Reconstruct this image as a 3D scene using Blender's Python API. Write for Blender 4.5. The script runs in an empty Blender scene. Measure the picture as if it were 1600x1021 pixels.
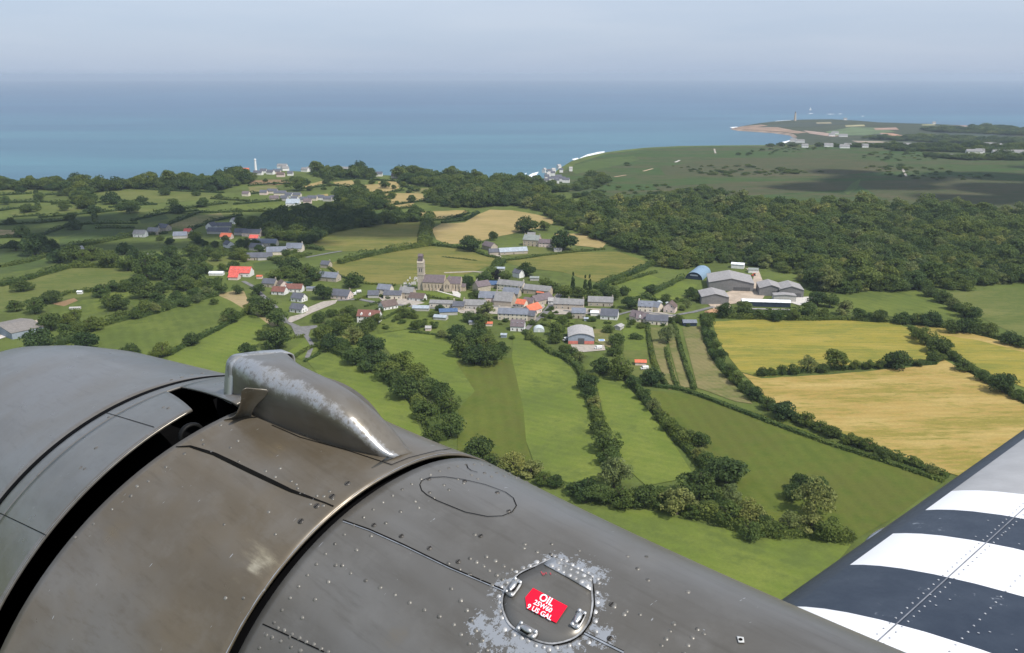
import bpy, bmesh, math, random
import numpy as np
from mathutils import Vector, Matrix
from mathutils.bvhtree import BVHTree
R_=math.radians
rng=np.random.default_rng(7); random.seed(7)
scene=bpy.context.scene; COL=scene.collection

# ---------------- camera, sky, sun, exposure ----------------
FOC=1386.0; CAMZ=180.0; SEA=-45.0; PITCH=math.atan((510.5-118)/FOC)
cd=bpy.data.cameras.new('camera'); cam=bpy.data.objects.new('camera',cd); COL.objects.link(cam)
cd.sensor_width=36; cd.lens=36*FOC/1600; cd.clip_start=0.05; cd.clip_end=120000
cam.location=(0,0,CAMZ); cam.rotation_euler=(math.pi/2-PITCH,0,0)
scene.camera=cam
SUN=Vector((0.67,-0.62,0)).normalized()*math.cos(R_(54))+Vector((0,0,math.sin(R_(54))))
w=bpy.data.worlds.new('World'); scene.world=w; w.use_nodes=True
nt=w.node_tree; nt.nodes.clear()
def wn(t,**k):
    n=nt.nodes.new(t)
    for a,b in k.items(): setattr(n,a,b)
    return n
sky=wn('ShaderNodeTexSky',sky_type='NISHITA',sun_disc=False,sun_elevation=R_(54),sun_rotation=math.atan2(SUN.x,SUN.y))
sky.air_density=1.0; sky.dust_density=1.2; sky.ozone_density=1.5
tc=wn('ShaderNodeTexCoord'); mp=wn('ShaderNodeMapping'); mp.inputs['Scale'].default_value=(2.0,2.0,16.0)
nz=wn('ShaderNodeTexNoise'); nz.inputs['Scale'].default_value=1.6; nz.inputs['Detail'].default_value=6; nz.inputs['Roughness'].default_value=.55
cr=wn('ShaderNodeValToRGB'); cr.color_ramp.elements[0].position=.36; cr.color_ramp.elements[1].position=.66
cc=wn('ShaderNodeMixRGB'); cc.inputs[1].default_value=(2.7,3.45,4.75,1); cc.inputs[2].default_value=(3.8,4.3,5.3,1)   # cloud body, dull to bright
sx=wn('ShaderNodeSeparateXYZ'); mr=wn('ShaderNodeMapRange'); mr.inputs['From Min'].default_value=0.0; mr.inputs['From Max'].default_value=.085
ad=wn('ShaderNodeMath',operation='MULTIPLY_ADD'); ad.inputs[1].default_value=.55
mix=wn('ShaderNodeMixRGB'); mix.inputs[0].default_value=.82
bg=wn('ShaderNodeBackground'); bg.inputs['Strength'].default_value=.125
out=wn('ShaderNodeOutputWorld')
L=nt.links.new
L(tc.outputs['Generated'],mp.inputs['Vector']); L(mp.outputs[0],nz.inputs['Vector']); L(nz.outputs[0],cr.inputs[0])
L(tc.outputs['Generated'],sx.inputs[0]); L(sx.outputs['Z'],mr.inputs['Value'])
L(cr.outputs[0],ad.inputs[0]); L(mr.outputs[0],ad.inputs[2])
sb=wn('ShaderNodeMath',operation='MULTIPLY'); sb.inputs[1].default_value=.68; sb.use_clamp=True
L(ad.outputs[0],sb.inputs[0]); L(sb.outputs[0],cc.inputs[0])
L(sky.outputs[0],mix.inputs[1]); L(cc.outputs[0],mix.inputs[2]); L(mix.outputs[0],bg.inputs[0]); L(bg.outputs[0],out.inputs[0])
sd=bpy.data.lights.new('sun','SUN'); sd.energy=3.7; sd.angle=R_(.55); sd.color=(1,.955,.89)
so=bpy.data.objects.new('sun',sd); COL.objects.link(so); so.rotation_euler=SUN.to_track_quat('Z','Y').to_euler()
vs=scene.view_settings; vs.view_transform='Standard'; vs.look='None'; vs.exposure=0.3; vs.gamma=1
cy=scene.cycles; cy.max_bounces=5; cy.diffuse_bounces=2; cy.glossy_bounces=3; cy.transmission_bounces=3; cy.volume_bounces=0; cy.transparent_max_bounces=6
cy.use_denoising=True; cy.use_adaptive_sampling=True; cy.adaptive_threshold=.012; cy.caustics_reflective=False; cy.caustics_refractive=False

# ---------------- helpers ----------------
FW=np.array([0,math.cos(PITCH),-math.sin(PITCH)]); UPV=np.array([0,math.sin(PITCH),math.cos(PITCH)]); RT=np.array([1.,0,0])
def ray(x,y): return FW+(x-800)/FOC*RT-(y-510.5)/FOC*UPV
def P(x,y,z=0.0):
    d=ray(x,y); t=(z-CAMZ)/d[2]; return np.array([t*d[0],t*d[1],z])
def mpp(x,y,z=0.0):            # metres per photo pixel at that spot
    p=P(x,y,z); return float((p-np.array([0,0,CAMZ]))@FW)/FOC
def tag(o,label=None,cat=None,group=None,kind=None):
    if label: o['label']=label
    if cat: o['category']=cat
    if group: o['group']=group
    if kind: o['kind']=kind
    return o
def link(name,data,parent=None,loc=None):
    o=bpy.data.objects.new(name,data); COL.objects.link(o)
    if parent: o.parent=parent
    if loc is not None: o.location=loc
    return o
def mesh(name,verts,faces,mat=None,smooth=False):
    m=bpy.data.meshes.new(name); m.from_pydata([tuple(map(float,v)) for v in verts],[],[tuple(f) for f in faces]); 
    if mat: m.materials.append(mat)
    if smooth:
        m.polygons.foreach_set('use_smooth',[True]*len(m.polygons))
    m.update(); return m
def quads(name,V,mat,tint=None):      # V (n,4,3) array of separate quads
    n=len(V); m=bpy.data.meshes.new(name)
    m.vertices.add(4*n); m.vertices.foreach_set('co',V.astype(np.float32).ravel())
    m.loops.add(4*n); m.loops.foreach_set('vertex_index',np.arange(4*n,dtype=np.int32))
    m.polygons.add(n); m.polygons.foreach_set('loop_start',np.arange(0,4*n,4,dtype=np.int32)); m.polygons.foreach_set('loop_total',np.full(n,4,dtype=np.int32))
    if tint is not None:
        a=m.attributes.new('tint','FLOAT','FACE'); a.data.foreach_set('value',tint.astype(np.float32))
    m.update(); m.validate(); 
    if mat: m.materials.append(mat)
    return m
class MB:                              # collects boxes and prisms into one mesh
    def __init__(s): s.v=[]; s.f=[]
    def add(s,v,f):
        b=len(s.v); s.v+= [tuple(map(float,q)) for q in v]; s.f+=[tuple(i+b for i in q) for q in f]
    def box(s,x0,x1,y0,y1,z0,z1):
        s.add([(x0,y0,z0),(x1,y0,z0),(x1,y1,z0),(x0,y1,z0),(x0,y0,z1),(x1,y0,z1),(x1,y1,z1),(x0,y1,z1)],
              [(0,3,2,1),(4,5,6,7),(0,1,5,4),(1,2,6,5),(2,3,7,6),(3,0,4,7)])
    def prism(s,poly,x0,x1):           # poly of (y,z), extruded along x
        n=len(poly); s.add([(x0,y,z) for y,z in poly]+[(x1,y,z) for y,z in poly],
            [tuple(range(n))[::-1],tuple(range(n,2*n))]+[(i,(i+1)%n,(i+1)%n+n,i+n) for i in range(n)])
    def mesh(s,name,mat=None,smooth=False): return mesh(name,s.v,s.f,mat,smooth)

# ---------------- materials ----------------
def new_mat(name):
    m=bpy.data.materials.new(name); m.use_nodes=True; t=m.node_tree
    b=t.nodes['Principled BSDF']; return m,t,b
def node(t,ty,**k):
    n=t.nodes.new(ty)
    for a,v in k.items():
        if a in ('operation','data_type','blend_type','noise_dimensions','wave_type','bands_direction','interpolation_type','attribute_name','attribute_type','use_clamp','feature','distance'): setattr(n,a,v)
        else: n.inputs[a.replace('_',' ')].default_value=v
    return n
def mixc(t,f,a,b,bt='MIX'):
    n=t.nodes.new('ShaderNodeMixRGB'); n.blend_type=bt
    for i,v in enumerate((f,a,b)):
        if isinstance(v,(int,float)): n.inputs[i].default_value=v
        elif isinstance(v,(tuple,list)): n.inputs[i].default_value=tuple(v)+((1,) if len(v)==3 else ())
        else: t.links.new(v,n.inputs[i])
    return n.outputs[0]
def mth(t,op,a,b=0.0,cl=False):
    n=t.nodes.new('ShaderNodeMath'); n.operation=op; n.use_clamp=cl
    for i,v in enumerate((a,b)):
        if isinstance(v,(int,float)): n.inputs[i].default_value=v
        else: t.links.new(v,n.inputs[i])
    return n.outputs[0]
def ramp(t,src,lo,hi):
    n=t.nodes.new('ShaderNodeMapRange'); n.inputs['From Min'].default_value=lo; n.inputs['From Max'].default_value=hi; n.interpolation_type='SMOOTHSTEP'
    t.links.new(src,n.inputs['Value']); return n.outputs[0]
def noise(t,vec,scale,detail=4,rough=.55):
    n=t.nodes.new('ShaderNodeTexNoise'); n.inputs['Scale'].default_value=scale; n.inputs['Detail'].default_value=detail; n.inputs['Roughness'].default_value=rough
    if vec is not None: t.links.new(vec,n.inputs['Vector'])
    return n.outputs[0]
def mapping(t,vec,scale=(1,1,1),rot=(0,0,0)):
    n=t.nodes.new('ShaderNodeMapping'); n.inputs['Scale'].default_value=scale; n.inputs['Rotation'].default_value=rot
    t.links.new(vec,n.inputs['Vector']); return n.outputs[0]
def pos(t): return t.nodes.new('ShaderNodeNewGeometry').outputs['Position']
def objc(t): return t.nodes.new('ShaderNodeTexCoord').outputs['Object']
def orand(t): return t.nodes.new('ShaderNodeObjectInfo').outputs['Random']
_fm={}
def field_mat(name,a,b,c=None,lines=0.0,ang=0.0,streak=1.0,period=.35):
    if name in _fm: return _fm[name]
    m,t,bs=new_mat(name); p=pos(t)
    v=mapping(t,p,(1,streak,1),(0,0,ang))
    n1=noise(t,v,.018,5,.6); n2=noise(t,v,.11,5,.65); n3=noise(t,p,.7,3,.7)
    f=ramp(t,mth(t,'ADD',mth(t,'MULTIPLY',n1,.55),mth(t,'MULTIPLY',n2,.45)),.40,.62)
    col=mixc(t,f,a,b)
    if c: col=mixc(t,ramp(t,mth(t,'ADD',mth(t,'MULTIPLY',noise(t,v,.012,6,.7),.6),mth(t,'MULTIPLY',n2,.4)),.45,.58),col,c)
    if lines:
        wv=t.nodes.new('ShaderNodeTexWave'); wv.inputs['Scale'].default_value=period*.1; wv.inputs['Distortion'].default_value=2.2; wv.inputs['Detail'].default_value=2; wv.inputs['Detail Scale'].default_value=.6
        t.links.new(mapping(t,p,(1,1,1),(0,0,ang+math.pi/2)),wv.inputs['Vector'])
        col=mixc(t,mth(t,'MULTIPLY',wv.outputs['Fac'],lines),col,mixc(t,1.0,col,(.62,.66,.6),'MULTIPLY'))
    col=mixc(t,.35,col,mixc(t,1.0,col,mixc(t,n3,(.35,.37,.35),(1.65,1.63,1.55)),'MULTIPLY'))
    t.links.new(col,bs.inputs['Base Color']); bs.inputs['Roughness'].default_value=.95; bs.inputs['Specular IOR Level'].default_value=.1
    _fm[name]=m; return m
def plain(name,c,rough=.8,var=.25,scale=.5,metal=0.0,spec=.3,obj=True):
    m,t,b=new_mat(name); v=objc(t) if obj else pos(t)
    n=noise(t,v,scale,5,.65); lo=tuple(x*(1-var) for x in c); hi=tuple(min(1,x*(1+var)) for x in c)
    t.links.new(mixc(t,ramp(t,n,.3,.7),lo,hi),b.inputs['Base Color'])
    b.inputs['Roughness'].default_value=rough; b.inputs['Metallic'].default_value=metal; b.inputs['Specular IOR Level'].default_value=spec
    return m
def leaf_mat(name,dark,light,hue=(1,1,1)):
    m,t,b=new_mat(name)
    at=t.nodes.new('ShaderNodeAttribute'); at.attribute_name='tint'
    r=orand(t)
    col=mixc(t,at.outputs['Fac'],dark,light)
    col=mixc(t,mth(t,'MULTIPLY',r,.55),col,mixc(t,1.0,col,(1.45,1.2,.8),'MULTIPLY'))
    col=mixc(t,ramp(t,mth(t,'FRACT',mth(t,'MULTIPLY',r,7.31)),.35,1.0),col,mixc(t,1.0,col,(.76,.84,.86),'MULTIPLY'))
    pn=noise(t,pos(t),.013,4,.6); col=mixc(t,ramp(t,pn,.42,.68),col,mixc(t,1.0,col,(1.5,1.3,1.05),'MULTIPLY')); col=mixc(t,ramp(t,noise(t,pos(t),.03,3,.6),.54,.70),col,mixc(t,1.0,col,(.78,.84,.90),'MULTIPLY'))
    t.links.new(col,b.inputs['Base Color']); b.inputs['Roughness'].default_value=.7; b.inputs['Specular IOR Level'].default_value=.18
    tr=t.nodes.new('ShaderNodeBsdfTranslucent'); t.links.new(col,tr.inputs['Color'])
    mx=t.nodes.new('ShaderNodeMixShader'); mx.inputs[0].default_value=.40
    t.links.new(b.outputs[0],mx.inputs[1]); t.links.new(tr.outputs[0],mx.inputs[2]); t.links.new(mx.outputs[0],t.nodes['Material Output'].inputs['Surface'])
    return m
LEAF={'dark':leaf_mat('dark_leaf',(0.037,0.068,0.022),(0.083,0.131,0.041)),
      'mid':leaf_mat('green_leaf',(0.057,0.099,0.027),(0.132,0.186,0.053)),
      'light':leaf_mat('pale_leaf',(0.110,0.151,0.053),(0.226,0.267,0.106)),
      'hedge':leaf_mat('hedge_leaf',(0.059,0.099,0.027),(0.134,0.186,0.053)),
      'purple':leaf_mat('purple_leaf',(.010,.012,.014),(.024,.026,.03))}
BARK=plain('bark',(.07,.055,.04),.9,.3,3)

# ---------------- land and sea ----------------
def sheet(name,pts,z,mat,kind='structure'):
    v=[P(x,y,0) for x,y in pts]; 
    m=mesh(name,[(p[0],p[1],z) for p in v],[tuple(range(len(v)))],mat)
    if m.polygons[0].normal.z<0: m.flip_normals()
    o=link(name,m); return tag(o,kind=kind)
GRASS=field_mat('meadow_grass',(.092,.122,.028),(.120,.148,.038),(.075,.095,.026))
# mainland: a plateau whose edge follows the coast and falls to the sea
EDGE=[(-900,292),(-300,292),(0,291),(60,288),(140,291),(200,290),(280,286),(340,280),(385,270),(440,267),(520,270),(600,274),(700,278),(780,281),(838,283),
      (858,277),(875,263),(893,252),(915,245),(945,238.5),(975,234.5),(1010,231),(1060,228.5),(1130,227.5),(1200,227),(1300,227),(1420,226.5),(1520,226),(1620,226),(1900,226),(2600,227)]
top=[P(x,y,0) for x,y in EDGE]
back=[(4200,-1200,0),(-4200,-1200,0)]
v=[tuple(p) for p in top]+back; n=len(top)
skirt=[]
for i,p in enumerate(top):
    d=np.array([p[0],p[1],0]); d/=np.linalg.norm(d)
    e=EDGE[i][0]
    if e>=1300: skirt.append(tuple(P(e,234,-39)))
    elif 838<=e<=945: skirt.append(tuple(p+d*26+np.array([-30,0,SEA-1])))
    else: skirt.append(tuple(p+d*45+np.array([-8,0,SEA-1])))
def moor_mat(name,a,b,c):
    m,t,bs=new_mat(name); p=pos(t); v=mapping(t,p,(1,2.6,1))
    n1=noise(t,v,.0045,6,.62); n2=noise(t,v,.022,5,.7); n3=noise(t,p,.11,4,.75)
    col=mixc(t,ramp(t,n1,.42,.60),a,b); col=mixc(t,ramp(t,mth(t,'ADD',mth(t,'MULTIPLY',n2,.6),mth(t,'MULTIPLY',n3,.4)),.50,.60),col,c)
    col=mixc(t,.5,col,mixc(t,1.0,col,mixc(t,n3,(.15,.2,.15),(1.9,1.85,1.7)),'MULTIPLY'))
    t.links.new(col,bs.inputs['Base Color']); bs.inputs['Roughness'].default_value=1; bs.inputs['Specular IOR Level'].default_value=.05
    return m
MOORC=moor_mat('moor_heath',(.054,.088,.029),(.078,.082,.041),(.034,.064,.021))
land=mesh('land',v+skirt,[tuple(range(n+2))]+[(i+1,i,n+2+i,n+3+i) for i in range(n-1)],GRASS)
if land.polygons[0].normal.z<0: land.flip_normals()
tag(link('ground',land),kind='structure')
def sea_mat():
    m,t,b=new_mat('sea_water'); p=pos(t)
    s=t.nodes.new('ShaderNodeSeparateXYZ'); t.links.new(p,s.inputs[0])
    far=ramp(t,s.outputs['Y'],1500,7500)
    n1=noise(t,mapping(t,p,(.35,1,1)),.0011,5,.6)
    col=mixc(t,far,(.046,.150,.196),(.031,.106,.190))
    col=mixc(t,ramp(t,noise(t,mapping(t,p,(.12,1,1)),.0055,4,.65),.40,.62),mixc(t,1.0,col,(.88,.91,.94),'MULTIPLY'),mixc(t,1.0,col,(1.10,1.08,1.05),'MULTIPLY'))
    col=mixc(t,ramp(t,n1,.35,.68),mixc(t,1.0,col,(.74,.80,.88),'MULTIPLY'),mixc(t,1.0,col,(1.2,1.18,1.1),'MULTIPLY'))
    t.links.new(col,b.inputs['Base Color']); b.inputs['Roughness'].default_value=.32; b.inputs['IOR'].default_value=1.33; b.inputs['Specular IOR Level'].default_value=.28
    bp=t.nodes.new('ShaderNodeBump'); bp.inputs['Strength'].default_value=.55; bp.inputs['Distance'].default_value=2.5
    t.links.new(noise(t,p,.06,4,.6),bp.inputs['Height']); t.links.new(bp.outputs[0],b.inputs['Normal'])
    return m
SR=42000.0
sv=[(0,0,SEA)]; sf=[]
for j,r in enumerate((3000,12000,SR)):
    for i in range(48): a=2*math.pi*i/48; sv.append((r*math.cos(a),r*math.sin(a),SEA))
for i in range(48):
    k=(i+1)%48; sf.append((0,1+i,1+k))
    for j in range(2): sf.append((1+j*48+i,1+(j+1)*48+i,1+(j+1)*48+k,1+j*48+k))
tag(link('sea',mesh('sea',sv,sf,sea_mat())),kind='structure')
# far low headland
HZ=-39.0
hp=[(1147,200),(1165,196.5),(1185,193),(1210,190),(1235,188.2),(1262,187),(1300,186.6),(1335,188.5),(1375,191.5),(1420,193),(1470,194.5),(1520,197),(1560,199.5),(1620,201.5),(1900,205),(2600,210),(2600,236),(1900,236),(1300,236),(1240,232),(1222,226),(1236,220),(1246,214),(1240,209.5),(1215,206),(1185,204),(1160,202.5)]
ht=[P(x,y,HZ) for x,y in hp]; c0=np.mean(ht,0)
hs=[]
for p,(x,y) in zip(ht,hp):
    d=p-c0; d[2]=0; d/=np.linalg.norm(d); hs.append(p+d*22+np.array([0,0,SEA-1-HZ]))
HEAD=field_mat('headland_turf',(.050,.066,.034),(.088,.086,.048),(.034,.048,.026),streak=3)
nh=len(hp); hm=mesh('headland',list(ht)+hs,[tuple(range(nh))]+[(i,(i+1)%nh,nh+(i+1)%nh,nh+i) for i in range(nh)],HEAD)
if hm.polygons[0].normal.z<0: hm.flip_normals()
ROCK=plain('shore_rock',(.30,.22,.16),.9,.3,.02,obj=False); hm.materials.append(ROCK)
for pl in list(hm.polygons)[1:]: pl.material_index=1
tag(link('headland',hm),kind='structure')
def hsheet(name,pts,mat,z=HZ+.4):
    m=mesh(name,[P(x,y,z) for x,y in pts],[tuple(range(len(pts)))],mat)
    if m.polygons[0].normal.z<0: m.flip_normals()
    tag(link(name,m),kind='structure')
SAND=plain('bare_sand',(.42,.30,.20),.95,.25,.05,obj=False); FOAM=plain('surf_foam',(.82,.84,.85),.7,.1,.05,obj=False)
hsheet('shore',[(1147,200),(1166,197),(1190,195),(1215,199),(1240,204),(1262,207),(1246,209),(1215,205.6),(1185,203.6),(1160,202.2)],plain('shore_shelf',(.28,.19,.13),.95,.3,.02,obj=False))
for q,c in (([(1290,206),(1330,199),(1375,200),(1400,206),(1350,212),(1300,212)],(.10,.14,.055)),([(1255,204),(1285,207),(1320,212),(1300,214),(1265,209)],(.33,.24,.19)),
            ([(1375,208),(1395,208.5),(1418,214),(1400,216),(1380,213)],(.42,.24,.16)),([(1320,196),(1350,195),(1352,197.5),(1322,198.5)],(.30,.27,.14)),([(1365,200.5),(1400,199.5),(1405,203),(1368,203.5)],(.34,.22,.16)),
            ([(1275,191.5),(1298,191),(1300,193.5),(1276,194)],(.22,.19,.11)),([(1330,220),(1375,221),(1400,223.5),(1340,223)],(.30,.24,.18)),([(1440,194.8),(1460,194.4),(1462,196),(1441,196.4)],(.3,.28,.14)),([(1490,196),(1510,196),(1514,199),(1492,199)],(.30,.20,.15)),
            ([(1460,206),(1540,207),(1590,213),(1500,214)],(.035,.05,.03)),([(1180,199),(1230,193),(1300,190),(1330,193),(1270,198),(1215,199)],(.040,.052,.030))):
    hsheet('field',q,plain('headland_patch',c,.95,.25,.01,obj=False),HZ+.5+random.random()*.3)
def foam(pts,z=SEA+.3): hsheet('surf',pts,FOAM,z)
foam([(1140,199),(1152,198.3),(1156,200.2),(1146,201)]); foam([(1165,203.4),(1190,205.2),(1210,206.8),(1190,206.2)])
for x,y,l in ((1262,177.8,10),(1290,178.6,16),(1309,178.2,8),(1345,181.8,6)): foam([(x,y),(x+l*.5,y-.35),(x+l,y),(x+l*.5,y+.3)])
foam([(1222,222),(1236,219),(1246,221),(1252,225),(1230,227)]); foam([(1210,190.6),(1235,188.6),(1237,187.8),(1212,189.4)])
foam([(818,278),(832,271),(842,268.5),(838,274),(828,281),(822,283)]); foam([(820,272),(823,270),(822,273)])
foam([(893,249),(903,246.8),(905,249.5),(897,250.8)]); foam([(905,247.5),(918,241.5),(935,237.6),(945,236.6),(944,239),(925,243),(910,249)])

# ---------------- fields, roads ----------------
G={'g1':field_mat('bright_pasture',(0.118,0.157,0.029),(0.166,0.195,0.040),(0.102,0.133,0.031),.18,.5,1.0,.5),
   'g2':field_mat('mown_pasture',(0.102,0.133,0.029),(0.142,0.167,0.037),(0.084,0.111,0.026),.22,1.1,1.0,.4),
   'g3':field_mat('shaded_pasture',(0.063,0.095,0.026),(0.090,0.118,0.033),(0.055,0.076,0.026),.2,.3,1.0,.3),  # dimmer green, cloud shade put into the colour
   'g4':field_mat('worn_pasture',(0.118,0.134,0.037),(0.151,0.158,0.050),(0.090,0.117,0.029),.15,.2,1.6,.4),
   'gd':field_mat('long_grass',(0.083,0.110,0.020),(0.117,0.135,0.026),(0.098,0.110,0.024),.2,1.5,1.0,.4),
   'ye':field_mat('ripening_crop',(.262,.222,.040),(.335,.265,.064),(.180,.185,.038),.2,.08,5.0,.5),
   'st':field_mat('ripe_barley',(.345,.240,.074),(.420,.312,.115),(.235,.200,.046),.22,-.1,3.5,.5),
   'bu':field_mat('pale_corn',(0.324,0.244,0.105),(0.378,0.285,0.130),(0.270,0.216,0.085),.12,.3,3.0,.3),
   'ol':field_mat('olive_crop',(.165,.155,.042),(.215,.185,.056),(.115,.130,.032),.18,.25,3.0,.3),
   'ta':field_mat('dry_meadow',(.185,.165,.070),(.235,.195,.090),(.130,.140,.045),.25,1.2,2.0,.8),
   'br':field_mat('bare_soil',(.235,.150,.080),(.290,.190,.110),(.180,.135,.070),.1,0,1.5,.4),
   'tan':field_mat('dry_grass',(.30,.235,.125),(.36,.27,.15),(.20,.18,.07),.1,0,1.5,.4)}
FIELDS=[ # pasture left
('g2',[(95,542),(170,512),(250,487),(335,462),(362,468),(386,488),(345,513),(262,556),(215,575),(100,575)]),('tan',[(336,460),(380,452),(390,476),(380,482),(360,470)]),
('g1',[(262,558),(345,515),(395,490),(436,512),(405,535),(352,590),(262,590)]),('tan',[(393,487),(410,490),(436,508),(425,511)]),
('g4',[(-60,482),(0,446),(70,428),(130,413),(182,415),(226,432),(205,444),(165,455),(140,463),(95,468),(60,478),(0,484)]),
('g2',[(75,484),(160,462),(240,441),(262,452),(235,470),(170,486),(118,497),(80,494)]),('br',[(80,475),(116,466),(122,470),(100,479)]),
('g3',[(-40,396),(50,393),(76,398),(45,408),(-40,415)]),('g3',[(-40,424),(45,409),(102,402),(108,407),(60,419),(-40,436)]),('g3',[(92,374),(150,358),(212,355),(206,368),(130,385),(96,388)]),
('g3',[(60,367),(110,353),(160,351),(212,352),(152,360),(90,371)]),('g3',[(112,341),(200,330),(216,335),(206,346),(130,351)]),('g4',[(158,323),(240,323),(246,329),(200,334),(162,330)]),
('g4',[(15,331),(60,328),(126,322),(126,330),(70,335),(20,338)]),('g4',[(150,302),(200,296),(260,299),(330,301),(352,310),(300,313),(240,318),(176,312)]),('g4',[(-60,299),(50,296),(57,301),(-60,304)]),
('g4',[(66,323),(130,318),(130,322),(70,327)]),('g4',[(0,309),(55,305),(80,307),(40,312),(0,315)]),('ta',[(260,354),(308,337),(345,333),(352,342),(290,360)]),('g4',[(345,333),(376,333),(381,336),(352,342)]),
('tan',[(-40,358),(25,360),(20,367),(-40,370)]),('g2',[(362,322),(440,316),(450,320),(430,328),(368,331)]),('g3',[(0,343),(80,341),(92,346),(40,352),(0,354)]),('g3',[(216,343),(258,336),(264,342),(222,350)]),
('g4',[(318,405),(350,399),(385,400),(378,412),(330,416)]),('g3',[(395,412),(440,405),(470,410),(440,420),(400,424)]),('g4',[(270,424),(300,418),(302,426),(278,430)]),('g2',[(120,430),(126,429),(126,431)]),
# upper strips
('br',[(388,283),(425,281),(462,281),(472,286),(430,290),(390,290)]),('ta',[(388,293),(430,291),(436,297),(400,303),(390,299)]),('bu',[(470,291),(510,281),(517,284),(480,294)]),
('bu',[(520,285),(550,282),(556,290),(530,292)]),('bu',[(545,291),(585,288),(622,287),(626,294),(592,303),(550,299)]),('bu',[(545,306),(580,302),(660,303),(664,312),(600,321),(550,314)]),
('ta',[(640,296),(692,293),(697,298),(650,303)]),('bu',[(600,321),(650,315),(642,323),(602,326)]),('bu',[(654,331),(728,329),(732,333),(700,343),(665,346)]),('bu',[(490,306),(512,303),(514,309),(492,311)]),
('bu',[(590,284),(622,283),(624,287),(592,288)]),('ta',[(535,273),(566,271),(570,275),(540,276)]),('g3',[(550,335),(600,328),(622,338),(575,346)]),
('bu',[(674,358),(690,350),(726,348),(746,336),(766,328),(800,329),(840,336),(864,343),(864,350),(845,357),(812,362),(800,366),(770,372),(748,378),(720,381),(700,382),(682,375)]),
('ol',[(488,379),(520,364),(600,351),(655,347),(662,370),(656,385),(600,391),(530,394),(494,388)]),
('ol',[(508,413),(560,401),(640,389),(668,383),(722,387),(774,403),(766,415),(738,426),(705,436),(650,441),(615,446),(560,441),(518,426)]),
('ol',[(786,409),(830,400),(900,394),(967,394),(1018,412),(990,426),(942,446),(925,440),(880,426),(820,419)]),('g4',[(775,392),(860,383),(905,386),(860,396),(800,402)]),('bu',[(864,366),(912,365),(948,380),(940,389),(900,384)]),
('g1',[(958,441),(1012,429),(1034,437),(1008,462),(985,466)]),('g1',[(1018,464),(1062,440),(1090,445),(1082,462),(1040,472)]),
('g2',[(1302,456),(1430,454),(1462,470),(1498,492),(1490,502),(1440,500),(1380,493),(1310,478)]),('g4',[(1472,458),(1530,455),(1640,446),(1700,450),(1700,540),(1600,530),(1570,515),(1500,482)]),
('ye',[(1114,503),(1180,500),(1280,499),(1400,506),(1432,518),(1453,548),(1448,562),(1390,571),(1300,579),(1188,590),(1158,582),(1132,550),(1118,522)]),
('ye',[(1428,510),(1500,518),(1600,545),(1700,570),(1700,640),(1600,606),(1550,586),(1500,560),(1452,532)]),('st',[(1430,509),(1500,516),(1600,543),(1600,551),(1520,531),(1440,519)]),
('st',[(1160,584),(1190,592),(1300,586),(1462,571),(1474,562),(1560,608),(1640,656),(1680,700),(1500,745),(1470,736),(1360,696),(1250,652),(1196,620)]),
('ta',[(1015,512),(1032,512),(1046,555),(1063,608),(1045,610),(1025,560)]),('ta',[(1040,512),(1056,515),(1064,550),(1078,606),(1064,606),(1048,550)]),
('ta',[(1066,513),(1096,510),(1102,540),(1120,575),(1176,632),(1150,628),(1090,607),(1078,560)]),('g1',[(972,512),(1008,512),(1012,548),(975,548)]),('g4',[(972,548),(1012,548),(1020,590),(985,590)]),
# foreground
('g1',[(448,552),(480,529),(502,545),(470,563)]),('g1',[(478,562),(520,549),(560,566),(612,596),(640,632),(664,690),(600,690),(540,640)]),
('g1',[(585,524),(640,515),(700,530),(716,562),(745,612),(705,640),(690,620),(660,590),(620,565)]),
('gd',[(712,566),(745,560),(800,560),(818,640),(822,690),(835,735),(760,730),(715,705),(716,640),(742,612)]),
('g1',[(802,520),(830,522),(868,550),(902,572),(925,620),(940,690),(955,748),(900,760),(838,735),(822,690),(818,640),(800,560)]),
('g1',[(930,592),(962,585),(1005,632),(1050,690),(1085,745),(1010,760),(965,720),(945,660)]),
('gd',[(1006,610),(1080,618),(1200,650),(1300,690),(1400,725),(1475,752),(1405,805),(1335,845),(1285,850),(1180,800),(1110,740),(1060,668)]),
('g1',[(935,795),(1010,798),(1100,822),(1230,838),(1330,852),(1260,940),(1200,1000),(1000,960),(880,820)]),
('g2',[(590,480),(660,470),(700,490),(700,530),(640,514),(590,522)]),('g1',[(655,428),(700,430),(740,430),(745,440),(700,445)]),
('g1',[(860,500),(900,500),(892,515),(864,520)]),('ta',[(925,515),(952,515),(955,545),(930,535)])]
for i,(k,pts) in enumerate(FIELDS):
    nm={'g1':'pasture','g2':'pasture','g3':'pasture','g4':'pasture','gd':'meadow','ye':'crop_field','st':'crop_field','bu':'crop_field','ol':'crop_field','ta':'meadow','br':'bare_field','tan':'meadow'}[k]
    # gently wavering field edges
    q=[]
    for a,b in zip(pts,pts[1:]+pts[:1]):
        d=math.hypot(b[0]-a[0],b[1]-a[1]); k2=max(1,int(d/14))
        for j in range(k2):
            u=j/k2; s=(random.random()-.5)*min(2.2,d*.04)*(1 if j else .3)
            q.append((a[0]+(b[0]-a[0])*u,a[1]+(b[1]-a[1])*u+s*.6))
    sheet(nm,q,.04+.004*i,G[k])
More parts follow.
